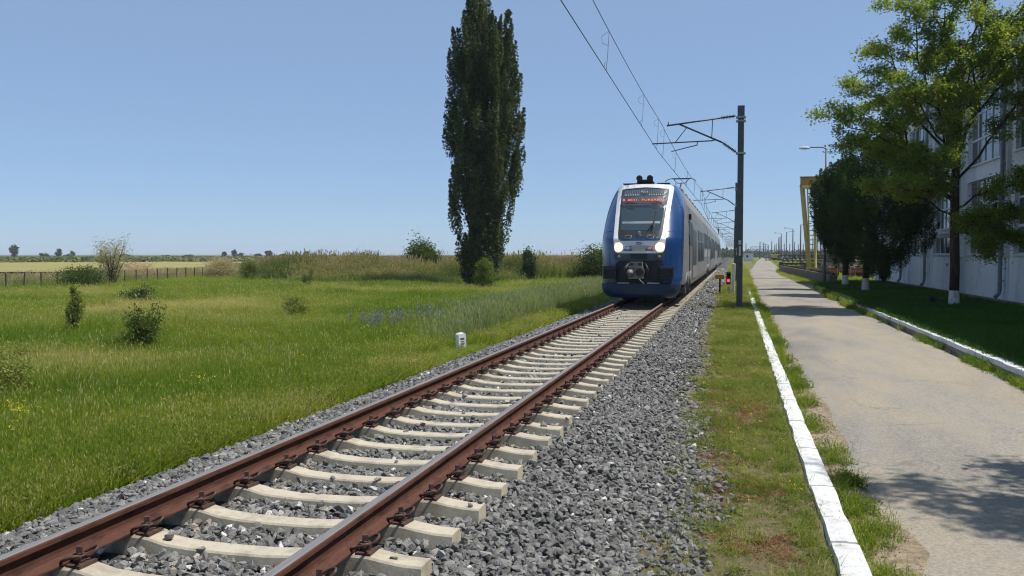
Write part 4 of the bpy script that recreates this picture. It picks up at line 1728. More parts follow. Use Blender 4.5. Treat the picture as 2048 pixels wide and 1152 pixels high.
def locust(name, base, trunk_px, limbs, label, seed, right, fwd, tr=.19, leaf=.125, whitewash=.62, nsub=12, ntw=9, nl=30, fork=5.0):
    r = random.Random(seed)
    root = empty(name, base)
    tag(root, label, "tree", None)
    mbT, mbW = MB(), MB()
    tp_ = [Vector(q) for q in trunk_px]
    mbT.tube([Vector((tp_[0].x, tp_[0].y, whitewash)), *tp_[1:]], [tr * .93] + [tr * (.9 - .42 * k / len(tp_)) for k in range(len(tp_) - 1)], 12)
    mbW.tube([(tp_[0].x, tp_[0].y, -.25), (tp_[0].x, tp_[0].y, .05), (tp_[0].x, tp_[0].y, whitewash)], [tr * 1.35, tr * 1.08, tr * .95], 12)
    mbB = MB()
    leaves = []
    for (zs, dx, dd, ze, th) in limbs:
        s = None
        for k in range(len(tp_) - 1):
            if tp_[k].z <= zs <= tp_[k + 1].z:
                s = tp_[k].lerp(tp_[k + 1], (zs - tp_[k].z) / (tp_[k + 1].z - tp_[k].z))
        s = s or tp_[-1]
        e = Vector((right[0] * dx + fwd[0] * dd, right[1] * dx + fwd[1] * dd, ze))
        L = (e - s).length
        pts = curve_pts(s, e, L * .08, 7, .035, r)
        mbB.tube(pts, [th * .62 * (1 - .88 * k / 7) + .006 for k in range(8)], 7)
        for q in range(nsub):
            u = .22 + .78 * (q + r.random() * .8) / nsub
            u = min(u, .995)
            i = min(int(u * 7), 6)
            p = pts[i].lerp(pts[i + 1], u * 7 - i)
            d = (e - s).normalized()
            az = math.atan2(d.y, d.x) + r.choice((-1, 1)) * r.uniform(.3, 1.5)
            Ls = r.uniform(.55, 1.35) * (1.15 - .45 * u) * min(1.3, L / 3.2)
            d2 = Vector((math.cos(az), math.sin(az), r.uniform(-.1, .95)))
            e2 = p + d2.normalized() * Ls
            sp = curve_pts(p, e2, .06 * Ls, 4, .05, r)
            mbB.tube(sp, [.018, .014, .011, .008, .005], 5)
            for tq in range(ntw):
                v_ = .25 + .75 * r.random()
                j = min(int(v_ * 4), 3)
                p3 = sp[j].lerp(sp[j + 1], v_ * 4 - j)
                a3 = az + r.gauss(0, .9)
                l3 = r.uniform(.15, .5)
                d3 = Vector((math.cos(a3), math.sin(a3), r.uniform(-.35, .35)))
                e3 = p3 + d3 * l3
                if r.random() < .5:
                    mbB.tube([p3, e3], .004, 3)
                for k in range(nl):
                    w = r.random()
                    c = p3.lerp(e3, w) + Vector((r.gauss(0, .13), r.gauss(0, .13), r.gauss(0, .13) - .03 * w))
                    leaves.append(c)
    mbT.build("trunk", BARK, root)
    mbW.build("whitewashed_base", LIME, root)
    mbB.build("branches", BARK, root)
    C = np.array([tuple(c) for c in leaves])
    V, F = leaves_np(C, leaf, .48, flat=.55, seed=seed)
    wx_, wy_, wz_ = C[:, 0] + base[0], C[:, 1] + base[1], C[:, 2]
    tint = np.clip(.2 + .55 * vnoise(wx_ * 1.0 + wz_ * .7, wy_ + wz_, .9, seed) + rng.normal(0, .14, len(C)), 0, 1)
    mesh_np("crown", V, F, L_LOC, root, {'tint': ('FACE', tint)})
    return root


def px_limbs(lst, x0, sc):
    return [((1.605 + (509 - vs) / sc) + .38, (ux - x0) / sc * (.80 if ux < x0 else 1), dd, (1.605 + (509 - v) / sc) + .38, th) for vs, ux, v, dd, th in lst]


A_R, A_F = (.976, -.218), (.218, .976)
locust("locust_tree", (11.13, 36.37, -.38),
       [(0, 0, 0), (.01, 0, 1.5), (-.03, .02, 3.2), (-.05, 0, 4.6), (.02, 0, 6.2), (.05, .1, 8.0), (.12, 0, 10.0)],
       px_limbs([(415, 1655, 258, -.8, .075), (385, 1668, 180, 1.2, .08), (360, 1735, 125, .2, .085), (345, 1790, 65, -1.2, .08), (330, 1840, 0, 1.0, .08),
                 (280, 1905, -75, 0, .07), (300, 1975, -30, -1.0, .07), (330, 2020, 30, .8, .075), (350, 2062, 110, -1.2, .08), (380, 2050, 195, .6, .075),
                 (410, 1700, 315, -1.8, .07), (440, 1745, 395, -.9, .06), (420, 1805, 400, -2.3, .06), (455, 1985, 445, -1.0, .05), (470, 2015, 500, .0, .045),
                 (430, 2030, 385, -1.4, .06), (370, 1840, 240, -2.4, .07), (330, 1940, 140, -2.2, .07), (330, 1850, 130, 2.2, .07), (360, 1775, 205, -2.0, .07),
                 (390, 1720, 300, 2.2, .07), (330, 1990, 90, 2.2, .06), (450, 1965, 515, -.6, .035), (300, 1860, 55, -1.6, .05), (400, 1690, 240, 1.8, .06),
                 (260, 1950, -10, 1.2, .05), (430, 1850, 330, -2.0, .05)], 1906, 47.1),
       "tall airy locust tree with lit yellow green leaves before the hall windows", 3, A_R, A_F)
# its neighbour outside the picture, whose shadow lies across the road
locust("locust_tree", (10.2, 9.2, -.38), [(0, 0, 0), (.02, .02, 2.5), (0, 0, 4.8), (.05, .0, 7.0), (.0, .05, 9.2)],
       [(3.2 + .55 * k, (1.75 - .07 * k) * math.cos(k * 2.4), (1.55 - .07 * k) * math.sin(k * 2.4), 4.4 + .55 * k, .05) for k in range(10)],
       "young locust tree beside the road, its leafy shadow lying on the near asphalt", 8, (1, 0), (0, 1), tr=.12, nsub=7, ntw=5, nl=24)


def plume_crown(name, root, env, right, fwd, m, n, leaf, seed, plen=(1.6, 3.0), prad=(.28, .5), per=200, depth=1.0, out=.18, aspect=.6, core=.25, trans=None):
    """crown of many upright plumes inside an outline: env = [(z, left, right)] in metres from the trunk axis"""
    r = np.random.default_rng(seed)
    e = np.array(sorted(env))
    Cs, Ts = [], []
    z0, z1 = e[0, 0], e[-1, 0]
    zz = np.linspace(z0, z1, 200)
    wd = np.interp(zz, e[:, 0], e[:, 2] - e[:, 1])
    cdf = np.cumsum(wd ** 1.3)
    cdf /= cdf[-1]
    for i in range(n):
        z = float(np.interp(r.random(), cdf, zz))
        L, R_ = np.interp(z, e[:, 0], e[:, 1]), np.interp(z, e[:, 0], e[:, 2])
        cx, hw = (L + R_) / 2, (R_ - L) / 2
        q = (core + (1 - core) * math.sqrt(r.random())) * .92
        a = r.random() * 6.283
        dx, dd = cx + hw * q * math.cos(a), hw * depth * q * math.sin(a)
        pl, pr_ = r.uniform(*plen), r.uniform(*prad)
        pl = min(pl, max(.5, (z1 - z) * 1.0 + .3))
        t = r.random(per) ** .8
        rad = pr_ * np.sqrt(r.random(per)) * (1 - t ** 2.2 * .85) * (.5 + np.minimum(t * 3, 1) * .5)
        th = r.random(per) * 6.283
        lx = dx + (dx - cx) * out * t + rad * np.cos(th)
        ld = dd + dd * out * t + rad * np.sin(th)
        lz = z - pl * .35 + pl * t
        Cs.append(np.stack([right[0] * lx + fwd[0] * ld, right[1] * lx + fwd[1] * ld, lz], 1))
        Ts.append(np.clip(r.normal(.45, .24) + r.normal(0, .15, per), 0, 1))
    C = np.concatenate(Cs)
    C = C[C[:, 2] > z0 - .4]
    T = np.concatenate(Ts)[:len(C)]
    V, F = leaves_np(C, leaf, aspect, flat=.15, seed=seed)
    return mesh_np(name, V, F, m, root, {'tint': ('FACE', T)})


# the tall poplar
pop = empty("poplar_tree", (-16.9, 66.0, -1.0))
tag(pop, "very tall dark poplar tree rising above the field left of the train", "tree")
PR, PF = (.957, .289), (-.289, .957)
S_ = 25.5


def env_px(lst, x0, v0, s):
    return [((v0 - v) / s, (l - x0) / s, (r_ - x0) / s) for v, l, r_ in lst]


penv = env_px([(-30, 950, 966), (0, 942, 978), (40, 936, 984), (70, 924, 998), (95, 914, 1024), (150, 908, 1038), (200, 904, 1042), (250, 900, 1047), (300, 898, 1050), (350, 899, 1047),
               (400, 903, 1036), (450, 912, 1022), (500, 920, 1012), (530, 926, 1002), (560, 932, 990)], 946, 574, S_)
plume_crown("crown", pop, penv, PR, PF, L_POP, 520, .19, 21, per=230, plen=(1.8, 3.4), prad=(.30, .58), core=.0)
o = plume_crown("crown_spire", pop, env_px([(28, 1008, 1022), (60, 998, 1028), (110, 992, 1032), (190, 985, 1036)], 946, 574, S_), PR, PF, L_POP, 24, .19, 22, per=190, plen=(1.6, 2.6), prad=(.25, .42))
mb = MB()
mb.tube([(0, 0, -.3), (.1, 0, 2), (.5, .1, 7), (.8, .2, 14), (.7, .2, 21)], [.42, .34, .27, .17, .05], 10)
for k in range(26):
    z = 1.5 + k * .62
    a = k * 2.4
    w = .4 + .9 * math.sin(min(1, z / 12) * 1.6)
    x0 = .1 + z * .04
    mb.tube([(x0, 0, z), (x0 + w * .7 * math.cos(a), w * .7 * math.sin(a), z + 1.4), (x0 + w * 1.1 * math.cos(a), w * 1.1 * math.sin(a), z + 3.6)], [.09, .06, .02], 6)
mb.build("trunk", BARK, pop)

# junipers on the lawn
for nm, base, x0, s, env, seed, lab, dx in (
        ("juniper_tree", (9.78, 49.47, -.38), 1731, 38.0, [(288, 1738, 1764), (310, 1700, 1800), (350, 1668, 1830), (400, 1662, 1850), (450, 1672, 1858), (490, 1690, 1848), (520, 1706, 1815), (545, 1722, 1760)], 31,
         "broad black green juniper with whitewashed trunk, nearer of two junipers on the lawn", 0),
        ("juniper_tree", (9.73, 57.77, -.38), 1690, 32.3, [(322, 1690, 1706), (340, 1662, 1712), (380, 1630, 1716), (420, 1624, 1720), (460, 1634, 1722), (500, 1652, 1716), (530, 1672, 1706)], 32,
         "dark juniper with whitewashed trunk behind the street lamp, farther of two junipers", 0)):
    root = empty(nm, base)
    tag(root, lab, "tree", "junipers on the shaded lawn")
    v0 = 509 + (1.605 + .38) * s
    plume_crown("crown", root, env_px(env, x0, v0, s), (.97, -.24), (.24, .97), L_JUN, 430, .105, seed, per=190, plen=(.7, 1.4), prad=(.22, .42), aspect=.45, core=.1, out=.3, depth=.85)
    mb = MB()
    mb.tube([(0, 0, .72), (.05, 0, 1.8), (.1, 0, 3.2), (.15, 0, 5.5)], [.17, .16, .13, .05], 10)
    rr = random.Random(seed)
    for k in range(16):
        z = 1.7 + k * .22
        a = k * 2.4
        mb.tube([(.08, 0, z), (.08 + math.cos(a) * .7, math.sin(a) * .7, z + .3), (.08 + math.cos(a) * 1.5, math.sin(a) * 1.5, z + rr.uniform(.1, 1))], [.05, .035, .012], 5)
    mb.build("trunk", BARK, root)
    mb = MB()
    mb.tube([(0, 0, -.2), (0, 0, .05), (0, 0, .70)], [.25, .21, .18], 12)
    mb.build("whitewashed_base", LIME, root)

# ------------------------------------------------------------------ grass, reeds, weeds, flowers (stuff)
CAMX, CAMY = 3.0, 0.0


def polar_points(n, r0, r1, a0, a1, pw=1.0):
    """points round the viewer's place, thinner with distance; angles from +Y, positive to +X"""
    u = rng.random(n)
    if pw == 2:
        r = np.sqrt(r0 * r0 + u * (r1 * r1 - r0 * r0))
    else:
        r = (r0 ** pw + u * (r1 ** pw - r0 ** pw)) ** (1 / pw)
    a = np.radians(a0 + (a1 - a0) * rng.random(n))
    return CAMX + r * np.sin(a), CAMY + r * np.cos(a), r


GR = [(0, (.050, .110, .010)), (.25, (.096, .174, .016)), (.5, (.156, .228, .024)), (.7, (.235, .270, .040)), (.85, (.32, .31, .09)), (1.0, (.46, .41, .20))]
M_GR = leaf_mat("meadow_blade", GR, .48, .5, inst=True, tscale=1.5)
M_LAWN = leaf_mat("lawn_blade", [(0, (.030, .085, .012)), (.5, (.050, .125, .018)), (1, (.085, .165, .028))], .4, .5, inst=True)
M_WEED = leaf_mat("weed_leaf", [(0, (.065, .105, .018)), (.5, (.12, .165, .030)), (.8, (.20, .215, .055)), (1, (.30, .26, .11))], .4, .55, inst=True)
M_RED = leaf_mat("red_stonecrop", [(0, (.20, .055, .045)), (.5, (.28, .10, .07)), (1, (.34, .19, .10))], .25, .6, inst=True)
M_YEL = leaf_mat("yellow_petal", [(0, (.62, .50, .03)), (1, (.80, .70, .06))], .3, .5, inst=True)
M_WHITE = leaf_mat("white_petal", [(0, (.6, .6, .5)), (1, (.75, .75, .65))], .3, .5, inst=True)
M_REED = leaf_mat("reed_blade", [(0, (.075, .130, .035)), (.3, (.16, .235, .060)), (.6, (.27, .29, .11)), (.8, (.39, .33, .18)), (1.0, (.54, .43, .28))], .5, .55, inst=True)
M_BLUE = leaf_mat("bugloss_flower", [(0, (.14, .17, .16)), (.5, (.17, .19, .25)), (1, (.21, .21, .34))], .3, .6, inst=True)
M_GREYG = leaf_mat("grey_green_herb", [(0, (.14, .20, .075)), (.5, (.22, .27, .12)), (1, (.34, .37, .20))], .45, .6, inst=True, tscale=1.4)
M_SCRUB = leaf_mat("far_scrub", [(0, (.105, .13, .05)), (.5, (.18, .195, .075)), (1, (.29, .265, .13))], .3, .7, inst=True)
M_WOOD = leaf_mat("far_wood", [(0, (.040, .060, .030)), (.5, (.06, .085, .04)), (1, (.10, .12, .055))], .3, .7, inst=True)

long_g = [blade_clump("grass_tuft", M_GR, 42, .15, (.22, .62), (.0024, .0048), .7, 200 + i, head=.10) for i in range(6)]
short_g = [blade_clump("short_grass_tuft", M_GR, 26, .10, (.10, .26), (.0022, .0042), .8, 220 + i, head=.35) for i in range(5)]
lawn_g = [blade_clump("lawn_tuft", M_LAWN, 34, .12, (.05, .11), (.003, .005), .8, 240 + i) for i in range(4)]
M_VERGE = leaf_mat("verge_blade", [(0, (.090, .145, .022)), (.35, (.165, .230, .036)), (.6, (.245, .285, .062)), (.8, (.34, .33, .12)), (1, (.43, .38, .20))], .45, .6, inst=True)
verge_g = [blade_clump("verge_tuft", M_VERGE, 22, .10, (.06, .22), (.0020, .0040), .9, 250 + i, head=.3) for i in range(5)]
weed_g = [leaf_clump("weed_tuft", M_WEED, 34, (.09, .09, .05), (.02, .05), 260 + i, .8, .5, stems=5, aspect=.4) for i in range(5)]
red_g = [leaf_clump("stonecrop_tuft", M_RED, 40, (.08, .08, .018), (.008, .018), 280 + i, .8, .4, aspect=.6) for i in range(3)]
yel_g = [leaf_clump("yellow_bloom", M_YEL, 9, (.05, .05, .015), (.012, .024), 290 + i, .8, 1.0, aspect=.9) for i in range(4)]
wht_g = [leaf_clump("white_bloom", M_WHITE, 7, (.05, .05, .015), (.014, .026), 295 + i, .8, 1.0, aspect=.9) for i in range(3)]


def reed_clump(seed, m, n=12, h=(1.5, 2.3), plume=.6, rad=.35):
    r = random.Random(seed)
    V, F, B = [], [], []
    for i in range(n):
        a = r.random() * 6.283
        q = rad * math.sqrt(r.random())
        x, y = q * math.cos(a), q * math.sin(a)
        H = r.uniform(*h)
        lx, ly = r.gauss(0, .12) * H, r.gauss(0, .12) * H
        w = .012
        o = len(V)
        fa = r.random() * 3.14
        px, py = math.cos(fa) * w, math.sin(fa) * w
        V += [(x - px, y - py, 0), (x + px, y + py, 0), (x + lx + px * .5, y + ly + py * .5, H), (x + lx - px * .5, y + ly - py * .5, H)]
        F.append((o, o + 1, o + 2, o + 3)); B.append(.55)
        for k in range(7):
            u = .15 + .75 * r.random()
            bx, by, bz = x + lx * u, y + ly * u, H * u
            d = r.random() * 6.283
            L = r.uniform(.3, .55)
            ww = r.uniform(.010, .018)
            ex, ey, ez = bx + math.cos(d) * L * .6, by + math.sin(d) * L * .6, bz + L * r.uniform(.1, .7)
            sx_, sy_ = -math.sin(d) * ww, math.cos(d) * ww
            o = len(V)
            mx_, my_, mz_ = (bx + ex) / 2, (by + ey) / 2, (bz + ez) / 2 + L * .12
            V += [(bx, by, bz), (mx_ + sx_, my_ + sy_, mz_), (ex, ey, ez), (mx_ - sx_, my_ - sy_, mz_)]
            F.append((o, o + 1, o + 2, o + 3)); B.append(r.random() * .8)
        if r.random() < plume:
            for k in range(4):
                d = r.random() * 6.283
                o = len(V)
                tx, ty = x + lx, y + ly
                ww, hh = r.uniform(.02, .045), r.uniform(.16, .30)
                V += [(tx, ty, H - .05), (tx + math.cos(d) * ww, ty + math.sin(d) * ww, H + hh * .4), (tx + math.cos(d) * ww * .7 + .02, ty + math.sin(d) * ww * .7, H + hh), (tx - math.cos(d) * ww, ty - math.sin(d) * ww, H + hh * .4)]
                F.append((o, o + 1, o + 2, o + 3)); B.append(1.5 + r.random() * .9)
    return raw_mesh("reed_clump", V, F, m, B)


# meadow on the left; the grass is trodden short in front of the marker stone
def by_marker(x, y):
    return np.hypot((x + 2.55) / .85, (y - 17.5) / 1.9) < 1


Ps, Ss, Zs, Ts = [], [], [], []
for n, r0, r1, sx_, hz in ((9000, 3.5, 10, 1.0, 1.0), (17000, 9.5, 20, 1.25, 1.0), (17000, 19, 38, 1.7, 1.0), (15000, 36, 62, 2.4, 1.05), (9000, 60, 96, 3.4, 1.1)):
    x, y, r = polar_points(n, r0, r1, -66, -2, 2 if r0 > 15 else 1.6)
    k = (x < -2.9 - .5 * vnoise(x, y, 2, 70)) & (y > -1)
    k &= ~((x + 47.0 - (y - 60) * -.15 < 0) & (r > 50))
    x, y, r = x[k], y[k], r[k]
    edge = np.clip((-x - 2.9) / 2.6, 0, 1)
    hgt = (.26 + .74 * edge ** 1.2) * (.42 + .75 * vnoise(x, y, 3.0, 71) + .45 * vnoise(x, y, .9, 79)) * hz * .88
    hgt = np.where(by_marker(x, y), hgt * .22, hgt)
    t1 = -.14 + .36 * vnoise(x * .45, y, 4.2, 72) + .26 * vnoise(x, y, 9.0, 69) + .32 * vnoise(x, y, 1.9, 73) + .16 * np.clip((r - 14) / 22, 0, 1) + .22 * (1 - edge) + rng.normal(0, .08, len(x))
    t1 = t1 + .9 * np.clip(vnoise(x, y, 5.2, 74) - .60, 0, .3)
    Ps.append(np.stack([x, y, gz(x, y) - .02], 1)); Ss.append(sx_ * rng.uniform(.8, 1.2, len(x))); Zs.append(hgt * rng.uniform(.75, 1.2, len(x))); Ts.append(t1)
scatter("meadow_grass", np.concatenate(Ps), long_g, np.concatenate(Ss), np.concatenate(Ts), .14, "long green meadow grass filling the field left of the track", "grass", np.concatenate(Zs))

# dry stalks and taller weeds standing out of the meadow
x, y, r = polar_points(5200, 4.5, 62, -62, -4, 1.5)
k = (x < -3.1) & (rng.random(len(x)) < .08 + .5 * np.clip(vnoise(x, y, 2.4, 66) - .35, 0, 1)) & ~by_marker(x, y) & (x > -42)
x, y, r = x[k], y[k], r[k]
stalk_g = [blade_clump("dry_stalks", M_GR, 7, .10, (.55, .95), (.0022, .0040), .35, 230 + i, head=.9) for i in range(4)]
s_ = np.interp(r, [5, 20, 60], [1, 1.5, 2.6])
scatter("meadow_stalks", np.stack([x, y, gz(x, y) - .02], 1), stalk_g, s_, .55 + .45 * rng.random(len(x)), .16, "thin dry stalks and seed heads standing above the meadow grass", "stalks", rng.uniform(.6, 1.0, len(x)))
# short seeding grass along the ballast edge
Ps, Ss, Ts, Zs = [], [], [], []
for n, r0, r1, sx_ in ((9000, 3.5, 9, 1.0), (8000, 8.5, 18, 1.4), (7000, 17, 40, 2.0), (3500, 38, 110, 3.2)):
    x, y, r = polar_points(n, r0, r1, -62, 0, 1.5)
    x = np.where(rng.random(n) < .65, -2.25 - rng.gamma(1.6, .42, n), x)
    k = (x < -2.28 - .22 * vnoise(y, y * 0, 1.3, 63)) & (x > -5.5)
    x, y, r = x[k], y[k], r[k]
    Ps.append(np.stack([x, y, gz(x, y) - .01], 1)); Ss.append(sx_ * rng.uniform(.7, 1.3, len(x)))
    Zs.append(rng.uniform(.6, 1.35, len(x)) * np.interp(x, [-4, -2.6], [1.5, .95]) * np.where(by_marker(x, y), .3, 1))
    Ts.append(.36 + .36 * vnoise(x, y, 1.5, 75) + .14 * np.clip((-2.2 - x) / -2, -1, 0) + rng.normal(0, .10, len(x)))
scatter("bank_grass", np.concatenate(Ps), short_g, np.concatenate(Ss), np.concatenate(Ts), .2, "short pale seeding grass along the edge of the ballast", "grass", np.concatenate(Zs))

# herbs and leafy weeds low in the meadow edge
x, y, r = polar_points(5200, 4, 26, -60, -4, 1.4)
k = (x < -2.35) & (x > -9) & ~by_marker(x, y) & (rng.random(5200) < np.clip(1.25 - (-x - 2.4) / 5, .12, 1) * (.3 + vnoise(x, y, 1.4, 76)))
x, y = x[k], y[k]
scatter("meadow_weeds", np.stack([x, y, gz(x, y) + rng.uniform(0, .12, len(x))], 1), weed_g, rng.uniform(.7, 1.7, len(x)), .2 + .5 * vnoise(x, y, 1.1, 77) + rng.normal(0, .1, len(x)), .3,
        "leafy low weeds among the meadow grass", "weeds")

# grey green herb belt and blue flower spikes beside the track further on
herb = [blade_clump("grey_herb", M_GREYG, 22, .20, (.30, .80), (.004, .008), .5, 300 + i, head=.5) for i in range(4)]
n = 3600
y = rng.uniform(20, 66, n)
x = -3.2 - rng.gamma(2.2, .9, n) * np.clip((y - 14) / 22, .3, 1)
k = rng.random(n) < np.clip((y - 19) / 9, 0, 1)
x, y = x[k], y[k]
k = (x > -8.5) & (x < -3.3)
x, y = x[k], y[k]
scatter("grey_herbs", np.stack([x, y, gz(x, y) - .02], 1), herb, rng.uniform(.8, 1.4, len(x)), .2 + .5 * vnoise(x, y, 2.5, 78) + rng.normal(0, .1, len(x)), .12, "pale grey green herbs standing beside the track", "herbs")
spike = [leaf_clump("flower_spike", M_BLUE, 46, (.05, .05, .26), (.03, .06), 310 + i, .9, .2, cz=.52, stems=3, aspect=.5) for i in range(4)]
cx_ = [(-7.9, 26.6), (-7.1, 26.9), (-6.7, 27.6), (-6.2, 28.4), (-7.4, 25.9), (-8.3, 26.0), (-5.3, 31.5), (-5.6, 30.3), (-5.0, 34), (-4.9, 48), (-5.2, 52)]
q = np.array([cx_[i % len(cx_)] for i in range(210)]) + rng.normal(0, .28, (210, 2))
scatter("blue_flowers", np.stack([q[:, 0], q[:, 1], gz(q[:, 0], q[:, 1])], 1), spike, rng.uniform(.7, 1.15, 210), rng.random(210), .08, "tall dull blue flower spikes in the meadow", "flowers")

# yellow and white blooms
cl = [(-4.4, 6.9), (-5.6, 8.3), (-3.6, 9.2), (-4.0, 10.6), (-5.0, 12.0), (-6.4, 9.6), (-2.95, 11.5), (-4.3, 20.8), (-9.0, 9.8), (-10.2, 13.2)]
q = np.concatenate([np.array([cl[rng.integers(len(cl))] for _ in range(330)]) + rng.normal(0, .30, (330, 2)), np.stack(polar_points(500, 5, 50, -58, -5, 1.2)[:2], 1)])
q = q[q[:, 0] < -2.6]
zz = gz(q[:, 0], q[:, 1]) + np.clip((-q[:, 0] - 2.4) / 3, .35, 1) * rng.uniform(.28, .46, len(q))
scatter("yellow_flowers", np.column_stack([q, zz]), yel_g, rng.uniform(.6, 1.2, len(q)), rng.random(len(q)), .3, "small yellow flower heads dotted in the grass", "flowers")
q = np.stack(polar_points(420, 5, 45, -58, -5, 1.2)[:2], 1)
q = q[q[:, 0] < -2.8]
zz = gz(q[:, 0], q[:, 1]) + np.clip((-q[:, 0] - 2.4) / 3, .35, 1) * rng.uniform(.25, .42, len(q))
scatter("white_flowers", np.column_stack([q, zz]), wht_g, rng.uniform(.5, 1.0, len(q)), rng.random(len(q)), .3, "tiny whitish seed heads and flowers in the grass", "flowers")

# verge between ballast and kerb
def verge_pts(n, y0, y1, pw=.6):
    y = (y0 ** pw + rng.random(n) * (y1 ** pw - y0 ** pw)) ** (1 / pw)
    x = 2.35 + 1.36 * rng.beta(1.5, 1.1, n)
    return x, y


x, y = verge_pts(46000, 3.2, 60)
x = x - .25 * rng.random(len(x)) ** 2
dens_ = vnoise(x, y, .55, 80) * .35 + vnoise(x, y, .16, 81) * .40 + .18 * rng.random(len(x)) + .14 * np.clip((y - 9) / 14, 0, 1) + .07 + .16 * (np.abs(x - 3.62) < .12) - .25 * np.clip((2.75 - x) / .4, 0, 1)
k = rng.random(len(x)) < np.clip((dens_ - .44) * 2.2, 0.06, 1)
x, y = x[k], y[k]
sc_ = np.interp(y, [3, 8, 20, 60], [.75, .85, 1.15, 2.0]) * rng.uniform(.5, 1.25, len(x))
scatter("verge_weeds", np.stack([x, y, verge_z(x, y) - .005], 1), weed_g[:3] + verge_g, sc_ * .9, .22 + .55 * vnoise(x, y, .8, 82) + rng.normal(0, .16, len(x)), .25,
        "patchy green weeds and tufts on the sandy verge", "weeds", sclz=sc_ * rng.uniform(.28, .62, len(x)))
x, y = verge_pts(11000, 3.4, 26)
k = (vnoise(x, y, .55, 84) * .6 + .4 * rng.random(len(x)) > .60) & (x > 2.65) & (x < 3.5)
x, y = x[k], y[k]
scatter("red_stonecrop", np.stack([x, y, verge_z(x, y)], 1), red_g, rng.uniform(.6, 1.2, len(x)), rng.random(len(x)), .2, "low reddish stonecrop in the bare patches of the verge", "stonecrop")
x, y = verge_pts(520, 4, 60)
k = (x > 2.4) & (vnoise(x, y, 1.3, 85) > .45)
x, y = x[k], y[k]
scatter("verge_flowers", np.stack([x, y, verge_z(x, y) + rng.uniform(.08, .2, len(x))], 1), yel_g, rng.uniform(.3, .7, len(x)), rng.random(len(x)), .3, "yellow flowers on the weedy verge", "flowers")
# tufts along both sides of the road
n = 5200
y = (3.0 ** .6 + rng.random(n) * (62 ** .6 - 3.0 ** .6)) ** (1 / .6)
x = 3.92 + .36 * rng.beta(1.1, 2.0, n)
k = rng.random(n) < np.clip((vnoise(x * .5, y, .45, 86) - .36) * 1.8, .06, 1)
x1, y1 = x[k], y[k]
n = 2600
y = 14 + rng.random(n) ** 1.3 * 40
x = 7.86 - .35 * rng.beta(1, 2.6, n) + np.interp(y, [40, 57], [0, .2])
k = rng.random(n) < np.clip((vnoise(x * .5, y, 1.6, 87) - .42) * 2.6, .02, 1)
x2, y2 = x[k], y[k]
x, y = np.concatenate([x1, x2]), np.concatenate([y1, y2])
sc_ = np.interp(y, [3, 8, 20, 60], [.7, .9, 1.3, 2.0]) * rng.uniform(.5, 1.2, len(x))
scatter("roadside_tufts", np.stack([x, y, np.full(len(x), -.607)], 1), weed_g + short_g, sc_, .25 + .4 * vnoise(x, y, 1.5, 88) + rng.normal(0, .1, len(x)), .25,
        "grass tufts growing along the road edges under the kerbs", "grass", sclz=sc_ * rng.uniform(.4, .9, len(x)))
# lawn
y = (9 ** 1.2 + rng.random(17000) * (66 ** 1.2 - 9 ** 1.2)) ** (1 / 1.2)
x = 8.03 + 5.2 * rng.random(17000) ** 1.3
k = (y < 57) | (x > np.interp(y, [p[1] for p in LAWN_END], [p[0] for p in LAWN_END]) + .1)
x, y = x[k], y[k]
s_ = np.interp(y, [9, 20, 66], [1.0, 1.4, 2.6]) * rng.uniform(.8, 1.3, len(x))
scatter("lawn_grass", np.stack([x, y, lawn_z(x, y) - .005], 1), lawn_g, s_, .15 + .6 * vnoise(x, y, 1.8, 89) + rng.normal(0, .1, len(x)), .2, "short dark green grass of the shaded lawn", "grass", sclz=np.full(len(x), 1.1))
# rough turf beyond the kerbs on both sides of the road
P_ = []
y = 56 + rng.gamma(1.3, 45, 16000)
x = np.where(rng.random(16000) < .4, rng.uniform(2.4, 4.6, 16000), 8 + rng.gamma(1.5, 6, 16000))
rl_, rr_ = np.interp(y, rp[:, 0], rp[:, 1]), np.interp(y, rp[:, 0], rp[:, 2])
k = ((x < rl_ - .1) | (x > rr_ + .15)) & ~((x > 8) & (x < 14.5) & (y < 67.5)) & (y < 420)
k &= ~((x > 3.9) & (y < 60)) & ~((x > 7.4) & (x < 10.2) & (y < 69))
x, y = x[k], y[k]
s_ = np.interp(y, [56, 120, 400], [2.2, 3.5, 9]) * rng.uniform(.7, 1.3, len(x))
scatter("rough_turf", np.stack([x, y, gz(x, y) - .01], 1), short_g, s_, .42 + .36 * vnoise(x, y, 6, 90) + rng.normal(0, .08, len(x)), .2, "rough dry green turf beside the far road", "grass", sclz=np.interp(y, [56, 400], [.8, 1.6]) * rng.uniform(.6, 1.2, len(x)))

# reeds: a tall belt behind the meadow
front = np.array([(-52, 86), (-45.6, 80), (-36, 70.5), (-30.8, 66.2), (-25.2, 67.6), (-19.5, 68.5), (-14.5, 74), (-12.5, 84), (-8.5, 98), (-6.5, 130)], float)
fl = np.concatenate([[0], np.cumsum(np.hypot(*np.diff(front, axis=0).T))])
n = 9000
s = rng.random(n) * fl[-1]
bx, by = np.interp(s, fl, front[:, 0]), np.interp(s, fl, front[:, 1])
d = rng.gamma(1.2, 9, n) + 4.5 * (vnoise(s, s * 0, 3.2, 98) - .6)
dirx, diry = (bx - CAMX), (by - CAMY)
L = np.hypot(dirx, diry)
x, y = bx + dirx / L * d + rng.normal(0, .5, n), by + diry / L * d + rng.normal(0, .5, n)
hs = np.interp(s, [0, 12, 30, fl[-1] * .55, fl[-1] * .75, fl[-1]], [.40, .62, .95, .95, .8, .6]) * (.40 + .62 * vnoise(x, y, 5, 92) + .45 * vnoise(x, y, 1.8, 97)) * np.clip(.45 + d / 7, .45, 1)
k = (x < -5.5) & (np.hypot(x + 16.9, y - 66) > .8)
x, y, hs, d = x[k], y[k], hs[k], d[k]
reeds = [reed_clump(320 + i, M_REED) for i in range(5)]
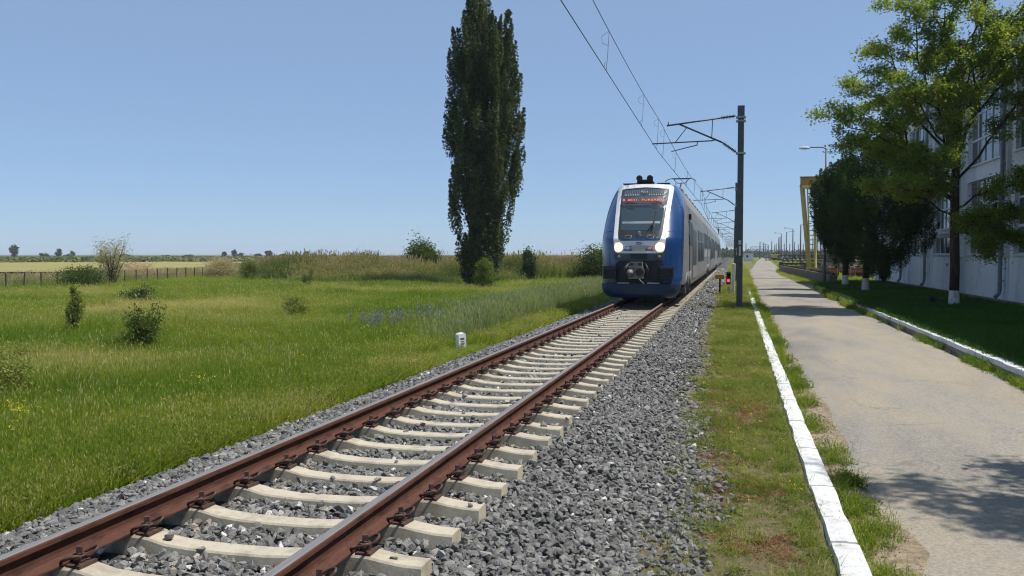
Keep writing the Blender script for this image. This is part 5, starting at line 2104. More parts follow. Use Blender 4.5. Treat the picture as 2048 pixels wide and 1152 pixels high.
tt = -.02 + .50 * vnoise(x, y, 3.5, 93) + .30 * np.clip((d - 2) / 10, 0, 1) + rng.normal(0, .07, len(x))
scatter("reed_bed", np.stack([x, y, gz(x, y) - .05], 1), reeds, rng.uniform(.9, 1.4, len(x)), tt, .06, "tall reeds with tan plumes along the back of the meadow", "reeds", sclz=hs)
# tawny weeds along the wire fence
n = 4200
u = rng.random(n)
x = -44.6 - 8 * u + rng.normal(0, .6, n) - rng.gamma(1.2, 2.6, n)
y = 43 + 44 * u + rng.normal(0, 1.0, n)
x = np.where(u < .0, x, x)
tawny = [blade_clump("tawny_weed", M_REED, 24, .3, (.6, 1.25), (.010, .018), .4, 340 + i, head=.7) for i in range(4)]
scatter("fence_weeds", np.stack([x, y, gz(x, y)], 1), tawny, rng.uniform(.9, 1.5, n), .35 + .45 * vnoise(x, y, 3.5, 95) + rng.normal(0, .1, n), .1, "tawny weeds and docks standing along the wire fence", "weeds", sclz=rng.uniform(.45, .95, n))
# scrub belt and far woods
n = 5200
r_ = 300 * (900 / 300) ** rng.random(n)
a_ = np.radians(rng.uniform(-62, -4, n))
x, y = CAMX + r_ * np.sin(a_), r_ * np.cos(a_)
scrub = [leaf_clump("scrub_bush", M_SCRUB, 60, (2.6, 2.6, .9), (.7, 1.4), 360 + i, .8, .3, cz=.7, aspect=.7) for i in range(5)]
scatter("far_scrub", np.stack([x, y, gz(x, y)], 1), scrub, rng.uniform(.7, 1.5, n), np.clip(vnoise(x, y, 45, 96) * .7 + rng.normal(.15, .15, n), 0, 1), .05, "low green scrub stretching to the flat horizon", "scrub", sclz=rng.uniform(.5, 1.15, n))
n = 900
y = rng.uniform(520, 980, n)
x = -60 + rng.random(n) * 420
x = np.where((x > 5) & (x < 50) & (y < 700), x + 60, x)
wood = [leaf_clump("wood_clump", M_WOOD, 90, (5, 5, 3.2), (1.0, 2.0), 380 + i, .8, .2, cz=3.0, aspect=.7) for i in range(5)]
scatter("far_woods", np.stack([x, y, gz(x, y)], 1), wood, rng.uniform(.6, 1.15, n), np.clip(rng.normal(.45, .2, n), 0, 1), .05, "distant band of trees closing the end of the line", "woods", sclz=rng.uniform(.55, 1.15, n))

# ------------------------------------------------------------------ shrubs and small trees of the field
def bush(name, loc, w, h, m, n, leaf, seed, label, shape='round', group=None, cat="shrub", stemh=.0, aspect=.5, z0=0.0, tint=(.45, .2), flowers=0):
    r = np.random.default_rng(seed)
    root = empty(name, (loc[0], loc[1], float(gz(loc[0], loc[1])) if len(loc) < 3 else loc[2]))
    tag(root, label, cat, group)
    n = int(n * 2.4)
    leaf = leaf * 1.12
    n, leaf = int(n / 1.5), leaf * 1.3
    lobes = [(r.random() * 6.283, r.uniform(.15, .62), r.uniform(.38, 1.05), r.uniform(.22, .42)) for _ in range(7)]
    nt_ = max(16, int(n / 60))
    C, T = [], []
    tips = []
    for i in range(nt_):
        a = r.random() * 6.283
        if shape == 'round':
            u = r.random() ** .6
            el = r.uniform(.05, 1.0)
            R_ = w / 2 * math.sqrt(max(0, 1 - (el - .35) ** 2 / .55)) * (.4 + .6 * u)
            la, lr, lh, lw = lobes[i % 7]
            q_ = r.normal(0, 1, 3)
            q_ /= np.linalg.norm(q_)
            tip = np.array([w / 2 * (lr * math.cos(la) + lw * 1.25 * q_[0]), w / 2 * (lr * math.sin(la) + lw * 1.25 * q_[1]), h * max(.06, lh * .66 + lw * .75 * q_[2])])
            if i % 9 == 0:
                tip *= 1.18
        elif shape == 'column':
            el = r.random()
            R_ = w / 2 * (.25 + .75 * math.sin(math.pi * min(1, el * .85 + .12))) * (.3 + .7 * r.random())
            tip = np.array([R_ * math.cos(a), R_ * math.sin(a), stemh + (h - stemh) * el])
        else:                                    # loose vase
            el = r.random()
            R_ = w / 2 * (.35 + .65 * el) * (.3 + .7 * r.random())
            tip = np.array([R_ * math.cos(a), R_ * math.sin(a), h * (.25 + .75 * el) * r.uniform(.75, 1.05)])
        tips.append(tip)
        k = int(n / nt_)
        sp = np.array([w, w, h * .8]) * (.13 if shape != 'column' else .12)
        q = r.normal(0, 1, (k, 3)) * sp * .75 + tip * (1 - .25 * r.random((k, 1)) ** 2)
        C.append(q)
        T.append(np.clip(r.normal(tint[0], .12) + r.normal(0, tint[1] * .8, k), 0, 1))
    C, T = np.concatenate(C), np.concatenate(T)
    k = C[:, 2] > .02
    C, T = C[k], T[k]
    V, F = leaves_np(C, leaf, aspect, flat=.3, seed=seed)
    mesh_np("foliage", V, F, m, root, {'tint': ('FACE', T)})
    mb = MB()
    for tip in tips[:26]:
        b0 = Vector((r.normal(0, .04 * w), r.normal(0, .04 * w), -.1))
        mb.tube([b0, b0.lerp(Vector(tip), .5) + Vector((0, 0, .08 * h)), Vector(tip)], [.012 * h + .004, .008 * h + .003, .003], 5)
    mb.build("stems", BARK, root)
    if flowers:
        q = C[r.integers(0, len(C), flowers)] + r.normal(0, .03, (flowers, 3)) + np.array([0, 0, .05])
        V, F = leaves_np(q, leaf * .8, .9, flat=1, seed=seed + 1)
        mesh_np("blossom", V, F, MATS["cream_blossom"], root)
    return root


mat("cream_blossom", (.62, .58, .45), (.72, .70, .58), 5, .7)
bush("rounded_bush", (-12.95, 56.2), 1.5, 2.1, L_LIGHT, 4200, .085, 401, "upright rounded leafy bush standing in front of the tall poplar", 'column', tint=(.35, .2), z0=0)
bush("dark_bush", (-14.2, 74.5), 1.5, 2.9, L_POP, 3600, .11, 402, "dark narrow bush rising from the reeds just right of the poplar", 'column')
bush("broad_bush", (-26.6, 82), 3.6, 4.0, L_BUSH, 7000, .15, 403, "broad rounded green bush standing above the reeds left of the poplar")
bush("low_dark_bush", (-23.3, 84), 2.3, 3.1, L_POP, 2600, .13, 404, "smaller dark bush above the reeds between broad bush and poplar")
bush("wide_bush", (-9.4, 84), 5.4, 3.5, L_BUSH, 7000, .15, 405, "wide dark green bush just left of the train's front", tint=(.3, .2))
bush("reed_edge_bush", (-33.6, 84), 2.4, 2.9, L_BUSH, 1800, .13, 406, "loose thin bush poking out of the left part of the reeds", 'vase')
bush("sapling", (-16.1, 22.3), .48, 1.55, L_LIGHT, 900, .055, 407, "slim young sapling with small leaves standing alone in the meadow", 'column', cat="sapling", stemh=.45, tint=(.65, .3))
bush("dark_shrub", (-11.4, 19.2), 1.05, 1.25, L_BUSH, 1500, .055, 408, "spiky dark green shrub in the middle of the left meadow", 'vase', tint=(.55, .25))
bush("bramble", (-11.7, 18.9), 1.5, .75, L_LIGHT, 1300, .045, 409, "low pale bramble spreading at the foot of the spiky shrub", 'round', tint=(.4, .2))
bush("round_shrub", (-13.2, 30.6), 1.0, .95, L_LIGHT, 1500, .06, 410, "small ball shaped light green shrub alone in the mid meadow", 'round', tint=(.7, .3))
bush("flowering_shrub", (-25.3, 37.2), 1.7, .95, L_BUSH, 1500, .07, 411, "low shrub with cream flowers in the back of the meadow", 'round', flowers=90)
bush("corner_shrub", (-8.0, 11.2), 1.05, 1.05, L_LIGHT, 2400, .045, 412, "leafy shrub with yellowish tips, nearest plant at the picture's left edge", 'round', tint=(.7, .3))
bush("pale_shrub", (-11.2, 14.9), 1.2, .95, L_LIGHT, 1800, .045, 413, "pale yellow green shrub behind the nearest one at the left edge", 'round', tint=(.75, .2))
bush("tamarisk", (-44.4, 59.5), 2.9, 4.0, L_TAM, 2300, .09, 414, "tall feathery tamarisk with pinkish top beside the wire fence", 'vase', tint=(.40, .3))
bush("fence_bush", (-41.6, 53.2), 3.6, 1.9, L_BUSH, 4200, .085, 415, "low spreading dark bush in front of the fence beside the tamarisk", 'round', tint=(.3, .2))
bush("pink_tamarisk", (-47.0, 78), 4.6, 2.8, L_TAM, 3600, .11, 416, "pinkish tamarisk thicket behind the right end of the fence", 'round', tint=(.55, .3))
bush("pink_bush", (-54.5, 76), 3.6, 2.0, L_TAM, 2200, .11, 417, "pale pinkish bush beyond the fence posts", 'round', tint=(.85, .15))
bush("light_bush", (-39.4, 71.0), 1.7, 2.1, L_LIGHT, 2200, .09, 418, "fresh light green bush at the left end of the reeds", 'round', tint=(.35, .2))
bush("thin_weed_bush", (-27.0, 58.5), 1.1, 1.5, L_BUSH, 700, .06, 419, "thin airy bush at the foot of the reeds", 'vase', tint=(.6, .2))
bush("hall_shrub", (12.55, 61.5, -.36), 1.3, 2.6, L_JUN, 2600, .09, 420, "dark low growth under the junipers by the hall corner", 'vase')
# far trees and bushes on the skyline, each its own
FT = [(28, 8.5, 5.5, 1), (88, 4.5, 6, 0), (118, 6.8, 4.2, 1), (136, 3.8, 9, 0), (145, 5.2, 4.5, 1), (203, 7, 1.6, 2), (250, 3.6, 11, 0), (330, 2.6, 6, 0), (378, 2.6, 9, 0), (449, 4.6, 4, 1), (470, 6.2, 5, 1), (478, 4.4, 6, 0),
      (516, 3.8, 7, 0), (537, 4.8, 5, 1), (568, 4.2, 8, 0), (594, 4.8, 3, 1), (614, 5, 4, 1), (665, 4.2, 9, 0), (703, 4, 4, 1), (1405, 5, 6, 1), (470, 5, 2, 2)]
for i, (u, h, w, kind) in enumerate(FT):
    D_ = 560 + (i * 37) % 240
    a = math.atan((u - 1024) / 1759.3) - YAW
    x, y = CAMX + D_ * math.sin(a) / math.cos(a + YAW) * 1.0, D_ * math.cos(a) / math.cos(a + YAW)
    lab = ("low rounded bush far off on the left skyline", "small bluish tree far off on the left skyline", "slender poplar like tree far off on the left skyline")[kind]
    if kind == 0:
        bush("skyline_bush", (x, y), w, h, L_BUSH, 420, .75, 500 + i, lab, 'round', group="bushes on the far skyline", cat="bush", tint=(.3, .2), aspect=.7)
    elif kind == 1:
        root = bush("skyline_tree", (x, y), w, h, L_BUSH, 420, .7, 500 + i, lab, 'column', group="trees on the far skyline", cat="tree", stemh=h * .35, tint=(.25, .2), aspect=.7)
    else:
        bush("skyline_poplar", (x, y), w, h, L_POP, 260, .6, 500 + i, lab, 'column', group="trees on the far skyline", cat="tree", aspect=.7)

# wire fence
fence = empty("wire_fence", (-43.2, 46, -1))
tag(fence, "rusty post and wire fence along the back of the meadow", "fence")
FPOST = mat("fence_post_rust", (.050, .036, .030), (.085, .062, .050), 5, .85)
fa, fb_ = Vector((-43.0, 44.5, -1)), Vector((-50.6, 88, -1))
nf = 24
for k in range(nf):
    p = fa.lerp(fb_, k / (nf - 1))
    o = MB().box((0, 0, .58), (.07, .07, 1.5), rx=random.gauss(0, .03), ry=random.gauss(0, .03)).build("post", FPOST, fence)
    o.location = (p.x + 43.2, p.y - 46, float(gz(p.x, p.y)) + 1)
mb = MB()
for z in (.45, .8, 1.15, 1.3):
    mb.tube([fa.lerp(fb_, k / 46) - fence.location + Vector((.06, 0, z + float(gz(*fa.lerp(fb_, k / 46).xy)) + 1 - (.02 if k % 2 else 0))) for k in range(47)], .007, 4)
mb.build("wires", FPOST, fence)

# marker stone
mk = empty("marker_stone", (-2.86, 18.7, -.62))
tag(mk, "small white painted stone post with black lettering in the grass by the track", "marker post")
mk.rotation_euler = (.02, -.06, math.radians(44))
WPAINT = mat("stone_white_paint", (.70, .70, .69), (.80, .80, .79), 9, .8, bump=.4, bscale=40, c3=(.60, .60, .58))
mb = MB()
mb.prism([(-.095, -.2), (.095, -.2), (.090, .44), (.06, .475), (-.06, .475), (-.090, .44)], -.075, .075, 'y')
mb.build("post", WPAINT, mk, bevel=.012)
LETTER = mat("letter_black", (.03, .03, .03), (.06, .06, .06), 20, .8)
mb = MB()
for z, w_ in ((.365, .10), (.345, .10)):
    mb.box((0, -.0755, z), (w_, .006, .014))
mb.build("top_bars", LETTER, mk)
fc = bpy.data.curves.new("km", 'FONT')
fc.body = "101+7"
fc.size = .115
fc.align_x = 'LEFT'
fc.extrude = .002
fto = bpy.data.objects.new("text_source", fc)
q = bpy.data.objects.new("lettering", bpy.data.meshes.new_from_object(fto))
bpy.data.objects.remove(fto)
q.data.materials.clear()
q.data.materials.append(LETTER)
COL.objects.link(q)
q.parent = mk
q.location = (-.04, -.0775, .325)
q.rotation_euler = (math.pi / 2, math.pi / 2, 0)

# dwarf signal with yellow box and white post
sg = empty("dwarf_signal", (2.78, 46.0, -.52))
tag(sg, "small black dwarf signal showing a red light beside the track", "signal")
mb = MB()
mb.box((.02, 0, .24), (.12, .12, .5))
mb.box((.02, -.05, .02), (.34, .34, .10))
mb.build("foot", mat("signal_concrete", (.42, .41, .39), (.52, .51, .49), 8, .9), sg, bevel=.01)
mb = MB()
mb.box((0, 0, .92), (.22, .18, .62))
for z in (.80, 1.08):
    mb.tube([(0, -.09, z), (0, -.24, z - .01)], [.085, .095], 14, cap=False)
mb.build("head", BLACK, sg, bevel=.02)
o = MB().lathe([(0, -.02), (.05, -.014), (.068, 0)], (0, -.10, .80), 'y', 16).build("red_lamp", emit_mat("signal_red", (1.0, .03, .06), 3.5), sg)
o = MB().lathe([(0, -.02), (.05, -.014), (.068, 0)], (0, -.10, 1.08), 'y', 16).build("dark_lamp", SGLASS, sg)
yb = empty("yellow_box", (2.34, 47.0, -.5))
tag(yb, "yellow orange trackside box beside the dwarf signal", "box")
MB().box((0, 0, .95), (.46, .24, .25)).build("case", mat("orange_yellow_paint", (.52, .25, .025), (.60, .31, .04), 3, .5), yb, bevel=.02)
MB().box((0, 0, .42), (.09, .09, .84)).build("stand", BLACK, yb)
wp = empty("white_post", (3.02, 47.4, -.5))
tag(wp, "tall white flecked concrete post behind the dwarf signal", "post")
MB().box((0, 0, .75), (.17, .15, 1.75), ry=.02).build("post", WPAINT, wp, bevel=.02)

# street lamp
lampo = empty("street_lamp", (9.2, 65.0, -.42))
tag(lampo, "slim grey street lamp with a pale head arching towards the track", "street lamp")
POLE = mat("lamp_pole_grey", (.085, .09, .095), (.12, .125, .13), 5, .6)
mb = MB()
mb.tube([(0, 0, -.2), (0, 0, 1.1), (0, 0, 1.15)], [.115, .115, .085], 12)
mb.tube([(0, 0, 1.15), (0, 0, 9.4)], [.085, .06], 12)
mb.build("pole", POLE, lampo)
MB().tube([(0, 0, 9.38), (-.25, 0, 9.48), (-1.15, 0, 9.50)], [.045, .04, .035], 8).build("arm", POLE, lampo)
mb = MB()
mb.lathe([(0, 0), (.09, .03), (.15, .2), (.17, .4), (.14, .62), (.06, .74), (0, .76)], (0, 0, 0), 'x', 16)
o = mb.build("lamp_head", mat("lamp_head_pale", (.55, .56, .57), (.62, .63, .64), 5, .4), lampo)
o.scale = (1, .8, .62)
o.location = (-1.80, 0, 9.46)

# yellow gantry crane and its low concrete track wall
YEL = mat("crane_yellow_paint", (.55, .45, .13), (.62, .52, .18), 1.5, .6, c3=(.48, .37, .10))
YELD = mat("crane_ochre_paint", (.36, .20, .045), (.44, .26, .06), 1.5, .65)
cr = empty("gantry_crane", (9.75, 84, .12))
tag(cr, "yellow lattice legged gantry crane over the stacked track panels", "gantry crane")
mb = MB()
mb.tube([(-.05, 0, .3), (-.75, .1, 7.7)], .21, 4, smooth=False)
mb.build("leg", mat("crane_leg_ochre_yellow", (.45, .34, .10), (.52, .41, .14), 1.5, .6), cr)
mb = MB()
mb.tube([(.48, -.05, .25), (.33, 0, 7.7)], .12, 4, smooth=False)
mb.tube([(.02, -.05, .3), (-.30, 0, 7.7)], .06, 4, smooth=False)
for k in range(17):
    z = .7 + k * .42
    u = (z - .25) / 7.45
    mb.tube([(.02 - .32 * u, -.05, z), (.48 - .15 * u, -.05, z)], .04, 4)
mb.build("ladder_leg", YEL, cr)
MB().box((.22, 0, .12), (1.0, .7, .32)).build("wheel_truck", YEL, cr, bevel=.03)
mb = MB()
mb.box((7.6, .0, 8.05), (17.0, .55, .80))
mb.box((7.6, .0, 7.72), (17.1, .75, .09))
mb.box((7.6, .0, 8.47), (17.1, .75, .07))
mb.build("bridge_beam", YELD, cr)
MB().box((-.1, -.15, 7.55), (1.3, .8, .22)).build("end_carriage", YEL, cr, bevel=.02)
mb = MB()
mb.tube([(15.2, 0, -.3), (15.6, .1, 7.7)], .2, 4, smooth=False)
mb.tube([(16.0, 0, -.3), (15.9, .1, 7.7)], .12, 4, smooth=False)
mb.build("leg", YELD, cr)
CWALL = mat("crane_wall_concrete", (.115, .10, .085), (.175, .155, .13), 1.4, .9, bump=.4, bscale=18)
cw = empty("crane_track_wall", (9.5, 95, -.6))
tag(cw, "low dark concrete wall carrying the crane rail beside the road", "wall")
wpth = [(9.95, 66.5), (9.75, 84), (9.3, 104), (9.1, 120)]
mb, mr = MB(), MB()
for i in range(3):
    (xa, ya), (xb, yb_) = wpth[i], wpth[i + 1]
    ang = math.atan2(-(xb - xa), yb_ - ya)
    L = math.hypot(xb - xa, yb_ - ya)
    mb.box(((xa + xb) / 2 - 9.5, (ya + yb_) / 2 - 95, .25), (.55, L - .02, 1.0), rz=ang)
    mr.box(((xa + xb) / 2 - 9.5, (ya + yb_) / 2 - 95, .83), (.09, L, .14), rz=ang)
    mr.box(((xa + xb) / 2 - 9.5, (ya + yb_) / 2 - 95, .765), (.18, L, .03), rz=ang)
mb.build("wall", CWALL, cw, bevel=.02)
mr.build("rail", RUST, cw)
MB().box((9.1 - 9.5, 25.4, .95), (.5, .4, .5)).build("end_stop", UNDER, cw, bevel=.03)

# stacked track panels and steel under the crane
SLP = mat("old_sleeper_brown", (.10, .075, .058), (.17, .135, .105), 3, .9)
SLG = mat("weathered_timber", (.22, .185, .15), (.32, .275, .225), 3, .9)
for i, (x, y, L, n, w_, lab) in enumerate(((12.0, 122, 5.4, 6, 2.4, "stack of old track panels farthest left under the crane"), (16.5, 108, 6.0, 7, 2.4, "dark stack of track panels right behind the crane leg"),
                                             (15.6, 128, 6.5, 7, 2.6, "tallest heap of track panels behind the crane leg"))):
    st = empty("track_panel_stack", (x, y, -.62))
    tag(st, lab, "track panels", "stacked track panels in the yard")
    for k in range(n):
        z = .18 + k * .36
        ox, oa = random.gauss(0, .22), random.gauss(0, .05)
        mb = MB()
        for q in range(9):
            mb.box((-L / 2 + .35 + q * (L - .7) / 8 + ox, random.gauss(0, .05), z), (.24, w_, .15), rz=oa + random.gauss(0, .02))
        for s in (-.72, .72):
            mb.box((ox, s, z + .13), (L, .10, .13), rz=oa)
        mb.build("panel", [SLP, SLG][(k + i) % 3 == 0], st)
hp_ = empty("timber_pile", (10.9, 117.5, -.6))
tag(hp_, "pile of long weathered timbers lying beside the crane wall", "timber pile")
for k in range(14):
    o = MB().box((0, 0, 0), (random.uniform(3.5, 5.5), .24, .22)).build("timber", SLG if k % 2 else SLP, hp_)
    o.location = (random.gauss(1.0, .35), -2.2 + (k % 5) * .5, .15 + (k // 5) * .24)
    o.rotation_euler = (0, random.gauss(0, .015), random.gauss(0, .06))
ORED = mat("bogie_red_oxide", (.22, .065, .045), (.32, .12, .09), 2.5, .8)
for i, (x, y, rz, lab) in enumerate(((12.9, 88.5, .1, "rusty red wagon bogie, left one of the two parked past the junipers"), (15.6, 90.0, -.08, "rusty red wagon bogie, right one of the two parked past the junipers"))):
    bg2 = empty("wagon_bogie", (x, y, -.6), rz)
    tag(bg2, lab, "wagon bogie", "wagon bogies parked in the yard")
    mb = MB()
    for s in (-.95, .95):
        mb.prism([(-1.25, .62), (-1.05, .45), (-.45, .42), (-.3, .62), (.3, .62), (.45, .42), (1.05, .45), (1.25, .62), (1.1, .92), (.4, .98), (-.4, .98), (-1.1, .92)], s - .07, s + .07, 'y')
    mb.box((0, 0, .80), (.5, 1.9, .28))
    for d in (-1.2, 1.2):
        mb.box((d, 0, .86), (.12, 1.9, .16))
    mb.build("frame", ORED, bg2)
    for d in (-.75, .75):
        mb = MB()
        for s in (-.72, .72):
            mb.lathe([(.0, -.06), (.43, -.06), (.45, 0), (.48, .07), (0, .07)], (d, s, .46), 'y', 20)
        mb.cyl((d, -.95, .46), (d, .95, .46), .08, n=10)
        mb.build("wheelset", WHEEL, bg2)
    for d in (-.22, .0, .22):
        MB().cyl((d, -.97, .5), (d, -.97, .78), .085, n=10).build("spring", UNDER, bg2)
for i, (x, y, lab) in enumerate(((14.0, 98, "grey steel frame lying behind the rusty bogies, nearer the crane"), (18.6, 97, "grey steel frame lying behind the rusty bogies, nearer the hall"))):
    sf = empty("steel_frame", (x, y, -.6))
    tag(sf, lab, "steel frame", "steel frames lying in the yard")
    mb = MB()
    for s in (-.7, .7):
        mb.box((0, s, 1.15), (4.0, .16, .32))
    for d in (-1.9, -.6, .7, 1.9):
        mb.box((d, 0, 1.18), (.16, 1.5, .26))
    mb.build("frame", mat("primer_grey_steel", (.18, .165, .15), (.28, .255, .235), 3, .8), sf)
    for d in (-1.6, 1.6):
        MB().box((d, 0, .5), (.3, 1.7, 1.0)).build("trestle", UNDER, sf)
hr_ = empty("guard_rail", (11.6, 82, -.6))
tag(hr_, "thin steel handrail standing at the foot of the crane", "handrail")
mb = MB()
mb.tube([(-.8, 0, 1.25), (2.6, 0, 1.25)], .03, 6)
mb.tube([(-.8, 0, .75), (2.6, 0, .75)], .025, 6)
for d in (-.8, .3, 1.4, 2.6):
    mb.cyl((d, 0, 0), (d, 0, 1.25), .03, n=6)
mb.build("rails", STEEL, hr_)

# far yard: poles, lattice mast, sign gantry, hut, yellow machine, wagons
PCON = mat("yard_pole_concrete", (.085, .082, .080), (.125, .12, .115), 2, .85)


def at_px(u, Y):
    """yard position at depth Y along the track for a bearing given in the survey"""
    a = math.atan((u - 1024) / 1759.3) - YAW
    return CAMX + Y * math.tan(a)


YP = [(1600.4, 225, 9.6, 1, 0), (1585, 262, 9.6, -1, 0), (1572, 300, 9.6, 1, 0), (1562, 330, 9.8, -1, 0), (1559.4, 352, 9.3, 0, 0), (1556.8, 372, 9.2, 0, 0), (1588.5, 440, 8.4, 0, 0), (1543, 470, 9.2, 0, 0),
      (1519.4, 500, 9.4, 0, 1), (1526.5, 545, 9.0, 0, 1), (1530, 590, 9.0, 0, 0), (1491.6, 520, 8.8, 0, 0), (1625, 390, 9.4, 0, 1), (1654, 330, 9.2, 0, 1), (1660, 300, 8.2, 0, 0), (1662.5, 360, 8.6, 0, 0), (1536, 640, 9, 0, 0),
      (1549, 610, 9, 0, 0), (1568, 560, 9, 0, 0), (1579, 620, 9.5, 0, 0), (1596, 600, 9, 0, 0), (1606, 540, 8.6, 0, 0), (1552, 520, 8.5, 0, 0), (1640.5, 420, 9, 0, 0), (1674, 380, 9, 0, 0), (1686, 410, 9.2, 0, 0), (1453, 560, 8.6, 0, 0)]
for i, (u, Y, h, arm, br) in enumerate(YP):
    x = at_px(u, Y)
    lab = ("distant yard pole with a lamp arm reaching to the right" if arm > 0 else "distant yard pole with a lamp arm reaching to the left" if arm < 0 else
           "distant dark line mast with a bracket in the railway yard" if br else "plain distant dark pole in the railway yard")
    yp = empty("yard_pole", (x, Y, -.75))
    tag(yp, lab, "pole", "poles of the railway yard")
    sc_ = max(1.0, Y / 300)
    MB().tube([(0, 0, -.3), (0, 0, h)], [.20 * sc_, .13 * sc_], 8).build("pole", PCON, yp)
    if arm:
        MB().tube([(0, 0, h - .2), (arm * .9, 0, h + .15), (arm * 1.9, 0, h + .25)], [.06, .055, .05], 6).build("lamp_arm", PCON, yp)
        MB().box((arm * 2.1, 0, h + .26), (.75, .3, .2)).build("lamp_head", POLE, yp, bevel=.03)
    if br:
        mb = MB()
        mb.tube([(0, 0, h - .5), (3.0, 0, h - 1.0)], .05, 5)
        mb.tube([(0, 0, h - 1.9), (2.4, 0, h - .95)], .05, 5)
        mb.tube([(1.2, 0, h - 1.7), (3.4, 0, h - 1.75)], .04, 5)
        mb.build("bracket", PCON, yp)
lm = empty("lattice_mast", (at_px(1637.5, 190), 190, -.7))
tag(lm, "dark lattice steel mast behind the street lamp", "mast")
mb = MB()
for sx_ in (-.42, .42):
    for sy_ in (-.3, .3):
        mb.tube([(sx_, sy_, 0), (sx_ * .55, sy_ * .55, 13.5)], .07, 4)
for k in range(13):
    z0, z1 = k * 1.0, (k + 1) * 1.0
    f0, f1 = 1 - .45 * z0 / 13.5, 1 - .45 * z1 / 13.5
    s_ = 1 if k % 2 else -1
    mb.tube([(-.42 * f0 * s_, -.3 * f0, z0), (.42 * f1 * s_, -.3 * f1, z1)], .045, 4)
    mb.tube([(-.42 * f1, -.3 * f1, z1), (.42 * f1, -.3 * f1, z1)], .045, 4)
mb.build("lattice", PCON, lm)
sgn = empty("signal_post", (at_px(1657, 280), 280, -.75))
tag(sgn, "black yard signal head on a thin post beyond the junipers", "signal")
MB().tube([(0, 0, 0), (0, 0, 4.6)], .09, 6).build("post", PCON, sgn)
MB().box((0, 0, 5.2), (.75, .4, 1.6)).build("head", BLACK, sgn, bevel=.1)
gt = empty("line_gantry", (at_px(1518, 505), 505, -.75))
tag(gt, "grey green steel portal spanning the far tracks", "portal")
mb = MB()
for z in (5.0, 6.6):
    for sy_ in (-.5, .5):
        mb.tube([(-4.2, sy_, z), (4.6, sy_, z)], .11, 4)
for k in range(9):
    x0 = -4.2 + k * 1.1
    mb.tube([(x0, -.5, 5.0 if k % 2 else 6.6), (x0 + .0 if k == 8 else x0 + 1.1 if k < 8 else x0, -.5, 6.6 if k % 2 else 5.0)], .09, 4)
mb.build("truss", mat("portal_grey_green", (.16, .20, .20), (.22, .26, .26), 2, .7), gt)
for sx_ in (-4.5, 4.9):
    MB().tube([(sx_, 0, -.2), (sx_, 0, 6.4)], [.25, .2], 8).build("leg", PCON, gt)
hut = empty("trackside_hut", (at_px(1496.5, 330), 330, -.75))
tag(hut, "small white flat roofed hut just right of the nearest mast", "hut")
MB().box((0, 0, 1.4), (3.4, 3.2, 2.8)).build("wall", mat("hut_white", (.58, .58, .57), (.68, .68, .67), 1.2, .9), hut)
MB().box((0, 0, 2.88), (3.8, 3.6, .16)).build("roof", mat("hut_roof", (.22, .22, .22), (.3, .3, .3), 2, .9), hut)
MB().box((-.4, -1.605, 1.65), (.75, .03, .85)).build("window", SGLASS, hut)
MB().box((1.72, -.3, 1.1), (.03, .9, 2.0)).build("door", BLACK, hut)
yx, yy_ = at_px(1550.5, 330), 330
ym = empty("yellow_rail_machine", (yx, yy_, -.75))
tag(ym, "yellow track machine with dark cab windows parked in the yard", "rail machine")
MB().box((0, 0, 1.75), (2.9, 5.0, 1.5)).build("body", mat("machine_yellow", (.55, .36, .03), (.62, .43, .05), 2, .5), ym, bevel=.15)
MB().box((0, .2, .7), (2.4, 4.6, .7)).build("chassis", BLACK, ym)
for d in (-.75, .2, 1.0):
    MB().box((d, -2.0, 2.62), (.6, .9, .5)).build("roof_window", BLACK, ym, bevel=.05)
for d in (-.8, .8):
    MB().lathe([(0, -.1), (.42, -.1), (.45, .1), (0, .1)], (d, -2.2, .42), 'x', 16).build("wheel", WHEEL, ym)
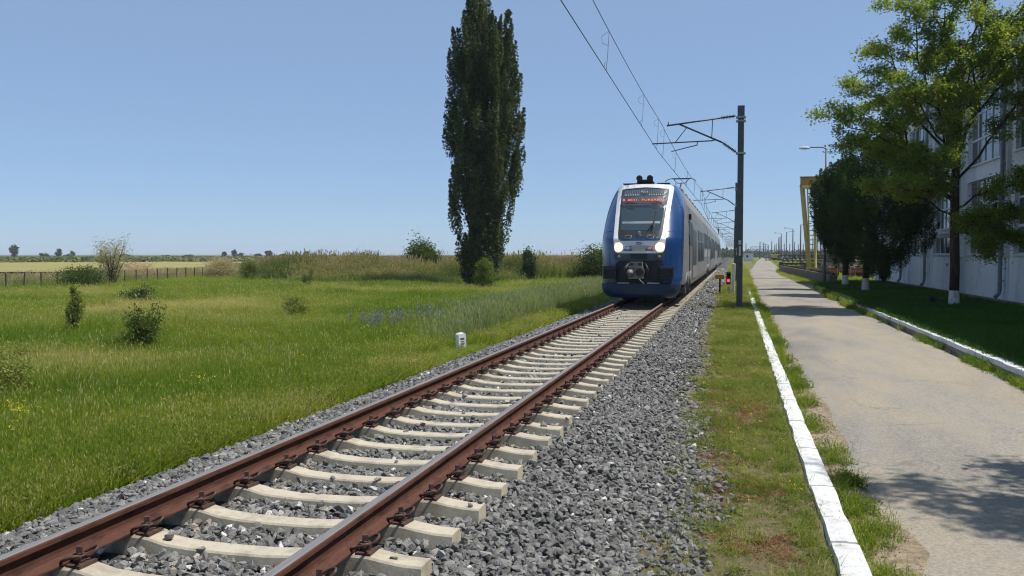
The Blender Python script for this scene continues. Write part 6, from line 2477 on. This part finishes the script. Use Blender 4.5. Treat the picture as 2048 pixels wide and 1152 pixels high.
for i, (u, Y, lab, c_) in enumerate(((1536, 322, "low dark flat wagon left of the yellow machine", (.05, .05, .055)), (1561, 318, "blue grey flat wagon right of the yellow machine", (.16, .19, .24)), (1571, 290, "pale grey flat wagon nearest the timber stacks", (.28, .29, .31)))):
    fw = empty("flat_wagon", (at_px(u, Y), Y, -.75))
    tag(fw, lab, "wagon", "flat wagons in the yard")
    mb = MB()
    mb.box((0, 0, 1.15), (2.4, 7, .3))
    for s in (-1.1, 1.1):
        mb.box((s, 0, .95), (.12, 7, .35))
    mb.build("deck", mat("wagon_%d_paint" % i, c_, None, 2, .7), fw)
    for d in (-2.6, 2.6):
        mb = MB()
        for s in (-.72, .72):
            mb.lathe([(0, -.06), (.44, -.06), (.46, .07), (0, .07)], (s, d, .46), 'x', 16)
        mb.cyl((-.8, d, .46), (.8, d, .46), .08, n=8)
        mb.build("wheelset", WHEEL, fw)
    for k in range(3):
        MB().box((random.uniform(-.6, .6), -2.2 + k * 2.1, 1.55), (random.uniform(.9, 1.5), 1.3, random.uniform(.4, .7))).build("load", UNDER if k % 2 else STEEL, fw, bevel=.04)
sp = empty("tree_stump", (10.55, 37.3, -.37))
tag(sp, "small dark rotten stump on the lawn left of the locust trunk", "stump")
mb = MB()
mb.lathe([(.17, -.05), (.14, .1), (.13, .26), (.10, .33), (.06, .30), (0, .28)], (0, 0, 0), 'z', 9)
mb.box((.10, 0, .12), (.10, .1, .22))
mb.build("stump", mat("stump_black", (.012, .010, .009), (.03, .024, .02), 12, .95, bump=1, bscale=25), sp)
fl_ = empty("poppy", (11.1, 38.2, -.37))
tag(fl_, "single small red flower on the lawn beside the stump", "flower")
MB().tube([(0, 0, 0), (.01, 0, .2)], .006, 4).build("stem", L_BUSH, fl_)
MB().lathe([(.0, .18), (.06, .20), (.085, .25), (.05, .24), (0, .22)], (0, 0, 0), 'z', 8).build("petals", mat("poppy_red", (.35, .05, .03), (.42, .08, .04), 8, .6), fl_)

# ------------------------------------------------------------------ haze over the plain
hz = MB().bbox(-2600, 2600, -80, 4200, -6, 24).build("haze", bpy.data.materials.new("thin_air_haze"), fix=True)
hz["kind"] = "stuff"
hz["label"] = "thin pale haze lying over the far plain"
hz["category"] = "haze"
t = hz.data.materials[0]
t.use_nodes = True
t = t.node_tree
t.nodes.clear()
pv = t.nodes.new("ShaderNodeVolumePrincipled")
pv.inputs["Color"].default_value = (.80, .89, 1.0, 1)
pv.inputs["Density"].default_value = .00018
ou = t.nodes.new("ShaderNodeOutputMaterial")
t.links.new(pv.outputs[0], ou.inputs["Volume"])
